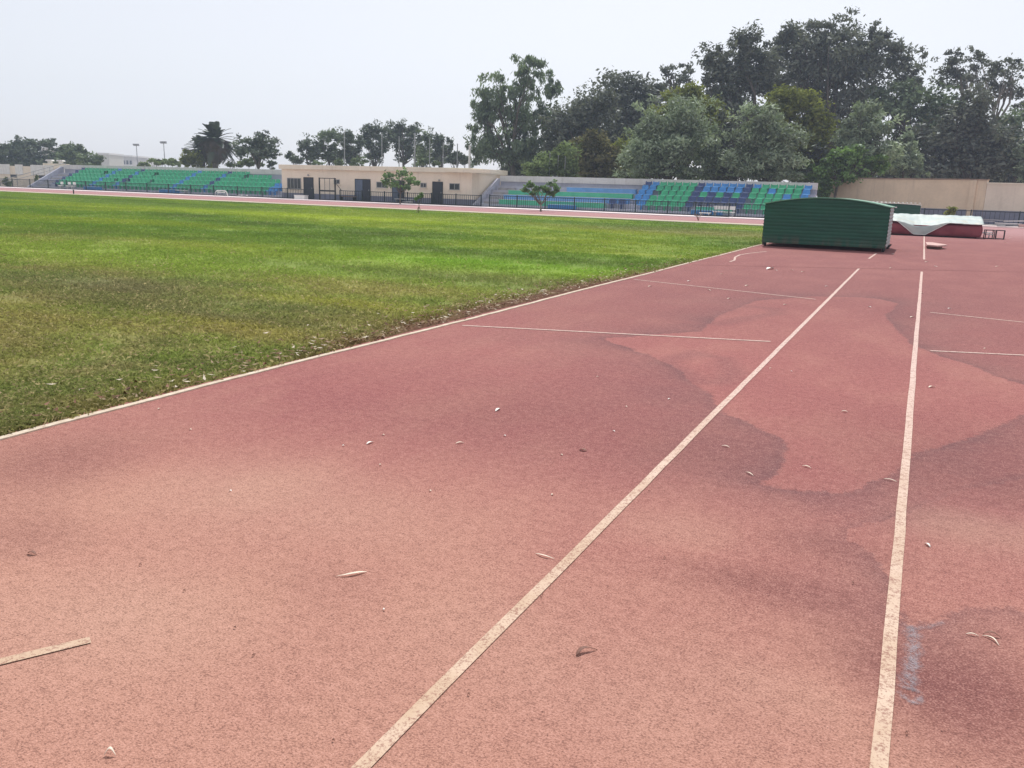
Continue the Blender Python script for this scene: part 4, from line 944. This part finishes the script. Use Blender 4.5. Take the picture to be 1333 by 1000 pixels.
def palm(label, D, px, crown_y, rad_px, skirt, base_px):
    s = D / F; base = atD(base_px, hz(base_px) + 5, D); base[2] = 0; top = atD(px, crown_y, D) - base; Rr = rad_px * s
    r = empty('palm_tree', base, 0, label, 'palm tree', 'palms behind the left stand')
    m = MB(); n = 9; m.tube([(0, 0, -.05)] + [tuple(top * (i / n) + np.array((.05 * math.sin(i), 0, 0))) for i in range(1, n + 1)], [.42] + [.34 + .03 * (i % 2) for i in range(n)], 10); m.build('trunk', M['bark'], r)
    def fronds(name, k, emin, emax, kind, ln, dr):
        qs, ts = [], []
        for i in range(k):
            az = i * 2.399 + rng.random() * .3; el = emin + (emax - emin) * rng.random(); l_ = ln * (.72 + .5 * rng.random())
            hx_, hy_ = math.cos(az), math.sin(az); pts = []
            for q in np.linspace(0, 1, 15):
                if kind == 'dead':
                    w_ = l_ * (.42 + .2 * math.cos(el)) * math.sin(PI * .80 * q + .05); pts.append(top + np.array((hx_ * w_, hy_ * w_, .12 * l_ - l_ * (.35 - el * .55) * q ** 1.15))); continue
                pts.append(top + np.array((hx_ * l_ * q * math.cos(el), hy_ * l_ * q * math.cos(el), l_ * q * math.sin(el) - dr * l_ * q * q)))
            pts = np.array(pts); tb = rng.random()
            for j in range(14):
                a, b_ = pts[j], pts[j + 1]; d = nrm(b_ - a); sd_ = nrm(np.cross(d, (0, 0, 1.0)) + 1e-6); wl = l_ * (.20 if kind == 'dead' else .15) * math.sin(PI * min(1, (j + 1.5) / 15)) ** .6
                qs.append(np.array([a + (0, 0, .03), b_ + (0, 0, .03), b_ - (0, 0, .03), a - (0, 0, .03)])); ts.append(tb * .6)
                for sg in (-1, 1):
                    for e in (0, .33, .66):
                        o = a + (b_ - a) * e; tip = o + sd_ * sg * wl + d * wl * .75 + np.array((0, 0, -.18 * wl + .12 * wl)); wv = d * .07
                        qs.append(np.array([o - wv, o + wv, tip + wv * .2, tip - wv * .2])); ts.append(np.clip(tb * .7 + .3 * rng.random(), 0, 1))
        Q = np.array(qs); link(name, npmesh(name, Q.reshape(-1, 3), np.arange(len(Q) * 4).reshape(-1, 4), L[kind], dict(tint=np.repeat(ts, 4))), r)
    fronds('crown', 84, -.75, 1.45, 'palm', Rr * 1.24, .34)
    if skirt: fronds('dead_frond_skirt', 110, -1.5, -.25, 'dead', Rr * 1.0 * skirt, .15)
palm('tall palm with a thick skirt of dead fronds behind the left stand', 110, 280, 182, 24, 1.15, 281)
palm('shorter palm half hidden on the left side of the tall palm', 114, 263, 195, 20, .8, 265)

# young trees by the fence
tree('young_tree', 'round leafy young tree in front of the double door of the cream building', 68.5, [(508,229,10,7),(522,226,12,7),(534,235,10,7),(515,240,12,6),(543,238,5,4),(502,236,6,5),(530,243,6,4)], 'citrus', 521, .15, 1.7, .2, .5, .62, shell=.3, cat='tree', r0=.07, fork=.5, group=None)
tree('frangipani_tree', 'forked small tree with leaf tufts before the striped benches', 60.0, [(690,240,5,5),(699,246,6,5),(684,247,5,4),(708,246,6,5),(718,241,6,5),(724,246,5,5),(713,250,5,4),(694,252,4,3),(720,252,4,3)], 'citrus', 705, .15, 2.0, -.3, .45, .6, shell=.3, cat='tree', r0=.07, fork=.35, bark='bark_pale')
sp = g(545, 277); D_sp = float((R.T @ (sp - O))[2] * -1)
r = tree('sapling', 'staked sapling with a small tuft at the far edge of the grass', D_sp, [(545,256,5,5),(541,259,4,3),(549,254,3,3)], 'citrus', 545, .07, 1.6, .1, .8, .42, cat='sapling', r0=.022, fork=.7)
r.location = (sp[0], sp[1], 0)
for a in (.3, 2.4, 4.5): MB().tube([(math.cos(a) * .22, math.sin(a) * .22, 0), (math.cos(a) * .02, math.sin(a) * .02, .34)], .014, 5).build('stake', M['wood'], r)
for (px, py, rx, ry, lab, Y) in ((8, 237, 5, 6, 'leftmost scraggly shrub before the low cream wall', 66), (12, 240, 4, 4, 'short scraggly shrub beside the leftmost one', 66), (47, 234, 3, 7, 'upright shrub before the low wall next to the sloping stair', 66), (1238, 276, 7, 6, 'yellow green shrub behind the crash mat at the fence', 66.5)):
    q = atY(px, py, Y); D = float(-(R.T @ (q - O))[2]); s = D / F
    tree('shrub', lab, D, [(px, py, rx, ry), (px + 1, py - ry * .6, rx * .6, ry * .6), (px, py + ry * .6, rx * .6, ry * .7)], 'yel' if px > 1000 else 'bush', px, .12, 2, 0, .9, .45, cat='bush', r0=.03)
# seedhead tuft and small post on the far track edge
tg = g(909, 287.5); m = MB()
for k in range(9): a = random.random() * 6.28; l_ = random.uniform(.3, .6); m.tube([(0, 0, 0), (math.cos(a) * .15, math.sin(a) * .15, l_ * .7), (math.cos(a) * .4, math.sin(a) * .4, l_)], [.012, .01, .004], 4)
o = m.build('weed_tuft', M['wood']); o.location = (tg[0], tg[1], 0); tag(o, 'dry weed tuft sticking up at the far kerb below the blue seats', 'weed')
q = g(96, 253); o = MB().tube([(0, 0, 0), (0, 0, .32)], .05, 8).tube([(0, 0, .32), (0, 0, .36)], [.07, .05], 8).build('marker_post', M['black_metal']); o.location = (q[0], q[1], 0); tag(o, 'short dark marker post on the far edge of the grass', 'post')

# ------------------------------------------------------------------ far buildings, lamp posts and net poles
def block(name, label, x0p, x1p, topp, D, dep, floors, bays, mat, cat='building'):
    a, b_ = atD(x0p, topp, D), atD(x1p, topp, D); w = np.linalg.norm((b_ - a)[:2]); h = max(a[2], b_[2]); mid = (a + b_) / 2
    r = empty(name, (mid[0], mid[1], 0), math.atan2(*(b_ - a)[:2][::-1]), label, cat)
    MB().box(-w / 2, w / 2, 0, dep, -.1, h).build('wall', mat, r)
    MB().box(-w / 2 - .2, w / 2 + .2, -.2, dep + .2, h + .01, h + .6).build('roof_edge', M['white_paint'], r)
    for i in range(floors):
        for j in range(bays):
            x = -w / 2 + w * (j + .25) / bays; z = h - 1.2 - (i + 1) * 2.9 + 1.2
            MB().box(x, x + w / bays * .5, -.15, -.01, z, z + 1.5).build('window', M['glass'], r)
            MB().box(x - .3, x + w / bays * .5 + .3, -.9, -.16, z - .6, z - .05).build('balcony', M['white_paint'], r)
    return r
block('apartment_block', 'long far apartment block with rows of balconies behind the left stand', 141, 172, 204.5, 330, 14, 3, 7, M['building_far'])
block('apartment_block', 'pale gable end of a far building beside the tree belt', 127, 141.5, 201.5, 310, 12, 0, 1, plain('pale_gable', (.55, .53, .47), .9, .1))
block('apartment_block', 'low far block right of the left lamp post', 172, 190, 206.5, 350, 14, 3, 3, plain('far_block_render', (.58, .56, .54), .9, .1))
wr = block('house', 'small white roofed house among the belt trees', 55, 75, 197.0, 152, 5, 0, 1, M['building_far'], 'house')
vb = empty('vent_house', tuple(atD(70, 216, 128) * (1, 1, 0)), .55, 'cream roof house with two white hoods behind the low wall', 'small building')
MB().box(-1.6, 1.6, 0, 2, 0, 3.25).build('wall', M['cream_light'], vb)
for x in (-.75, .85): MB().box(x - .25, x + .25, .3, .9, 3.251, 3.6).prism([(x - .5, 3.60), (x - .4, 3.82), (x + .4, 3.82), (x + .5, 3.60)], .1, 1.1, 'y').build('vent_hood', M['white_paint'], vb)
def lamp(label, px, ty, D):
    top = atD(px, ty + 3, D); r = empty('floodlight_pole', (top[0], top[1], 0), 0, label, 'lamp post', 'floodlight poles beyond the left stand')
    MB().tube([(0, 0, 0), (0, 0, top[2])], [.14, .07], 8).build('pole', M['grey_metal'], r)
    MB().box(-.9, .9, -.08, .08, top[2], top[2] + .12).build('crossarm', M['grey_metal'], r)
    for x in (-.6, 0, .6): MB().box(x - .22, x + .22, -.3, .1, top[2] + .13, top[2] + .45).build('lamp_head', M['frame_grey'], r)
lamp('left floodlight pole over the far apartment block', 177.5, 187, 190); lamp('taller right floodlight pole over the low shrubs', 213, 184, 180); lamp('distant small floodlight pole just left of the palms', 240, 192, 230); lamp('farthest tiny floodlight pole between palm and round pine', 302, 206.5, 260)
def pole(label, px, ty, D, rad=.045, mat='grey_metal', grp='net poles behind the building'):
    top = atD(px, ty, D); r = empty('net_pole', (top[0], top[1], 0), 0, label, 'pole', grp)
    MB().tube([(0, 0, 0), (0, 0, top[2])], rad, 7).build('pole', M[mat], r); MB().tube([(0, 0, top[2]), (0, 0, top[2] + .06)], [rad * 1.4, rad], 7).build('cap', M[mat], r)
for px, ty, lab in ((448, 172, 'net pole in front of the fourth pine'), (497, 176, 'net pole in front of the broad tall pine'), (519.5, 178, 'net pole in front of the tallest pine'), (540, 174, 'thickest net pole at the right side of the tallest pine'), (559.5, 182, 'net pole before the spiky topped pine'), (577, 186, 'faint net pole right of the spiky top'), (595.5, 188, 'net pole before the low rounded pine')):
    pole(lab, px, ty, 88, .075 if px == 540 else .05)
for px, ty, lab in ((716, 200, 'left of three thin net poles before the ferny tree'), (727, 200, 'middle of three thin net poles before the ferny tree'), (736, 204, 'right of three thin net poles before the ferny tree')): pole(lab, px, ty, 72.5, .03, grp='net poles behind the right stand')
pole('thick white pole between the low pine and the tall eucalyptus', 611.5, 190, 90, .12, 'white_paint', None)

# ------------------------------------------------------------------ leaves and scraps lying on the track
def leafm(mat):
    return M[mat]
M['leaf_pale'] = plain('bleached_leaf', (.72, .62, .50), .7, .15, 40); M['leaf_brown'] = plain('brown_leaf', (.20, .10, .075), .7, .3, 40); M['paper'] = plain('white_paper', (.8, .78, .72), .7, .05, 20)
def leaf(label, pa, pb, w, mat, curl=.0, lift=.006, wide=.35, name='fallen_leaf', cat='leaf', group=None):
    a, b_ = g(*pa), g(*pb); L_ = np.linalg.norm(b_ - a); d = (b_ - a) / L_; s = np.array((-d[1], d[0], 0)); n = 12; vs = []
    for i in range(n + 1):
        f = i / n; c = d * (f - .5) * L_ + s * curl * L_ * math.sin(PI * f * 1.3); hw = w * max(.06, math.sin(PI * min(1, f ** (.5 + wide))) ** .8); z = .003 + lift * math.sin(PI * f)
        vs += [c - s * hw + (0, 0, z + hw * .5), c + (0, 0, z), c + s * hw + (0, 0, z + hw * .35)]
    m = MB(); m.add(vs, [(3 * i + k, 3 * i + k + 1, 3 * i + k + 4, 3 * i + k + 3) for i in range(n) for k in (0, 1)])
    o = m.build(name, M[mat], smooth=True); o.location = (*((a + b_) / 2)[:2], 0)
    md = o.modifiers.new('thickness', 'SOLIDIFY'); md.thickness = .0012
    return tag(o, label, cat, group)
leaf('long bleached sickle shaped leaf left of the middle lane line', (437, 751), (478, 746), .0065, 'leaf_pale', -.06, wide=.9)
leaf('thin pale leaf close to the left side of the middle lane line', (697, 721), (721, 729), .0035, 'leaf_pale', -.06)
leaf('brown curled leaf right of the middle lane line near the bottom', (750, 855), (775, 845), .0075, 'leaf_brown', .12, .012, .1)
leaf('curled pale leaf at the bottom left edge', (135, 985), (152, 983), .005, 'leaf_pale', .22, .016)
leaf('small brown leaf near the left edge above the short dash', (36, 721), (48, 723), .007, 'leaf_brown', 0, .01)
leaf('pale hooked leaf stalk of the small leaf group at right', (1278, 828), (1303, 841), .0032, 'leaf_pale', .14)
leaf('short pale stalk left in the small leaf group at right', (1257, 826), (1274, 829), .003, 'leaf_pale', .0)
leaf('brown leaf behind the hooked stalk at right', (1279, 826), (1303, 831), .006, 'leaf_brown', .05, .012)
leaf('small white scrap beside the right lane line above the leaf group', (1204, 708), (1211, 713), .006, 'paper')
leaf('pale twig touching the right lane line by the stain corner', (1150, 624), (1168, 628), .004, 'leaf_pale')
leaf('pale leaf on the dry patch inside the stain', (1044, 607), (1056, 610), .005, 'leaf_pale')
leaf('pale leaf on the dark band left of the dry patch', (970, 615), (981, 620), .004, 'leaf_pale')
leaf('thin pale leaf on the stain just right of the middle line', (939, 581), (950, 583), .005, 'leaf_pale')
leaf('pair of pale slivers in the middle of the dry patch', (1095, 536), (1104, 537), .007, 'leaf_pale')
leaf('bent pale leaf right of the right lane line', (1209, 505), (1217, 504), .009, 'leaf_pale', .1)
leaf('bright leaf fragment upper left of the long bleached leaf', (477, 579), (486, 576), .008, 'paper')
leaf('pale sliver right of the bright leaf fragment', (593, 578), (604, 577), .006, 'leaf_pale')
leaf('white flake alone in the upper middle of the lane', (645, 536), (651, 532), .010, 'paper')
leaf('brown scrap right of the pale sliver in the lane', (754, 586), (764, 588), .011, 'leaf_brown')
leaf('crumpled white paper on the track before the green shelter', (998, 351), (1007, 350), .05, 'paper', 0, .02, name='paper_scrap', cat='paper')
rl_ = random.Random(3)
small = [(657,568),(778,491),(499,567),(447,581),(495,606),(731,593),(799,562),(719,645),(1031,352),(1010,352),(972,372),(940,357),(897,366),(1022,397),(1045,354),(1132,400),(1200,382),(1187,413),(1236,402),(1282,454),(1160,349),(1218,347),(1298,347),(1003,480),(1030,484),(923,378),(846,373),(1076,373),(949,389),(1206,341),(1163,331),(1315,310),(1309,316),(500,795),(248,560),(207,533),(871,520),(815,530),(560,640),(300,640)]
for i, (px, py) in enumerate(small):
    d = 1.6 if py > 420 else 2.4; y = rl_.uniform(-.5, .5)
    leaf('tiny pale leaf crumb scattered on the red track', (px - d, py + y), (px + d, py - y), .0055 if py > 420 else .012, 'leaf_pale' if i % 3 else 'paper', 0, .004, name='leaf_crumb', group='tiny leaf crumbs on the track')
for i, (px, py) in enumerate(((183,736),(306,818),(330,854),(705,776),(845,640),(1110,760),(610,905),(434,965),(865,727),(1180,955),(240,770),(1057,596))):
    leaf('tiny dark crumb scattered on the red track', (px - 1.6, py), (px + 1.6, py + .6), .0035, 'leaf_brown', 0, .006, name='dark_crumb', cat='crumb', group='tiny dark crumbs on the track')

# ------------------------------------------------------------------ haze
ZT = 40.0
hzb = MB().box(-420, 120, -40, 420, -1.2, ZT)
hm_ = bpy.data.materials.new('haze'); hm_.use_nodes = True; nt = hm_.node_tree; nt.nodes.clear()
ov = nt.nodes.new('ShaderNodeOutputMaterial'); pvn = nt.nodes.new('ShaderNodeVolumePrincipled')
pvn.inputs['Color'].default_value = (.66, .79, 1, 1); pvn.inputs['Density'].default_value = .0007; pvn.inputs['Anisotropy'].default_value = .2
nt.links.new(pvn.outputs[0], ov.inputs['Volume'])
HAZE = True
if HAZE:
    tag(hzb.build('haze', hm_), 'thin pale summer haze filling the air over the track', 'haze', kind='stuff')

# ------------------------------------------------------------------ light, sky, camera
EL, AZ = math.radians(55), math.radians(-14)         # azimuth from +Y toward +X
wd = bpy.data.worlds.new('World'); SC.world = wd; wd.use_nodes = True; nt = wd.node_tree
sky = nt.nodes.new('ShaderNodeTexSky'); sky.sky_type = 'NISHITA'; sky.sun_disc = False; sky.sun_elevation = EL; sky.sun_rotation = AZ
sky.air_density = 1.0; sky.dust_density = 2.0; sky.ozone_density = 1.0
hs = nt.nodes.new('ShaderNodeHueSaturation'); hs.inputs['Saturation'].default_value = .45
nt.links.new(sky.outputs[0], hs.inputs['Color'])
bg = nt.nodes['Background']; bg.inputs[1].default_value = .15
veil = nt.nodes.new('ShaderNodeMix'); veil.data_type = 'RGBA'; veil.inputs[0].default_value = .6; veil.inputs[7].default_value = (5.3, 5.32, 5.7, 1)   # bright summer haze high in the air
nt.links.new(hs.outputs[0], veil.inputs[6]); nt.links.new(veil.outputs[2], bg.inputs[0])
sl = bpy.data.lights.new('sun', 'SUN'); sl.energy = 3.65; sl.angle = math.radians(.6); sl.color = (1, .97, .93)
so = bpy.data.objects.new('sun', sl); COL.objects.link(so)
dv = Vector((math.sin(AZ) * math.cos(EL), math.cos(AZ) * math.cos(EL), math.sin(EL)))
so.rotation_euler = dv.to_track_quat('Z', 'Y').to_euler(); so.location = (0, 0, 60)
cd = bpy.data.cameras.new('camera'); cam = bpy.data.objects.new('camera', cd); COL.objects.link(cam)
cd.sensor_width = 36; cd.lens = F / 1333 * 36; cd.clip_start = .05; cd.clip_end = 6000
mw = Matrix.Identity(4)
for i in range(3):
    for j in range(3): mw[i][j] = R[i][j]
mw.translation = Vector((0, 0, H)); cam.matrix_world = mw
SC.camera = cam
vs_ = SC.view_settings; vs_.view_transform = 'Standard'; vs_.look = 'None'; vs_.exposure = .07; vs_.gamma = 1
SC.cycles.use_denoising = True; SC.cycles.max_bounces = 8; SC.cycles.transparent_max_bounces = 12; SC.cycles.volume_bounces = 1
print('leaf quads', NT_[0])
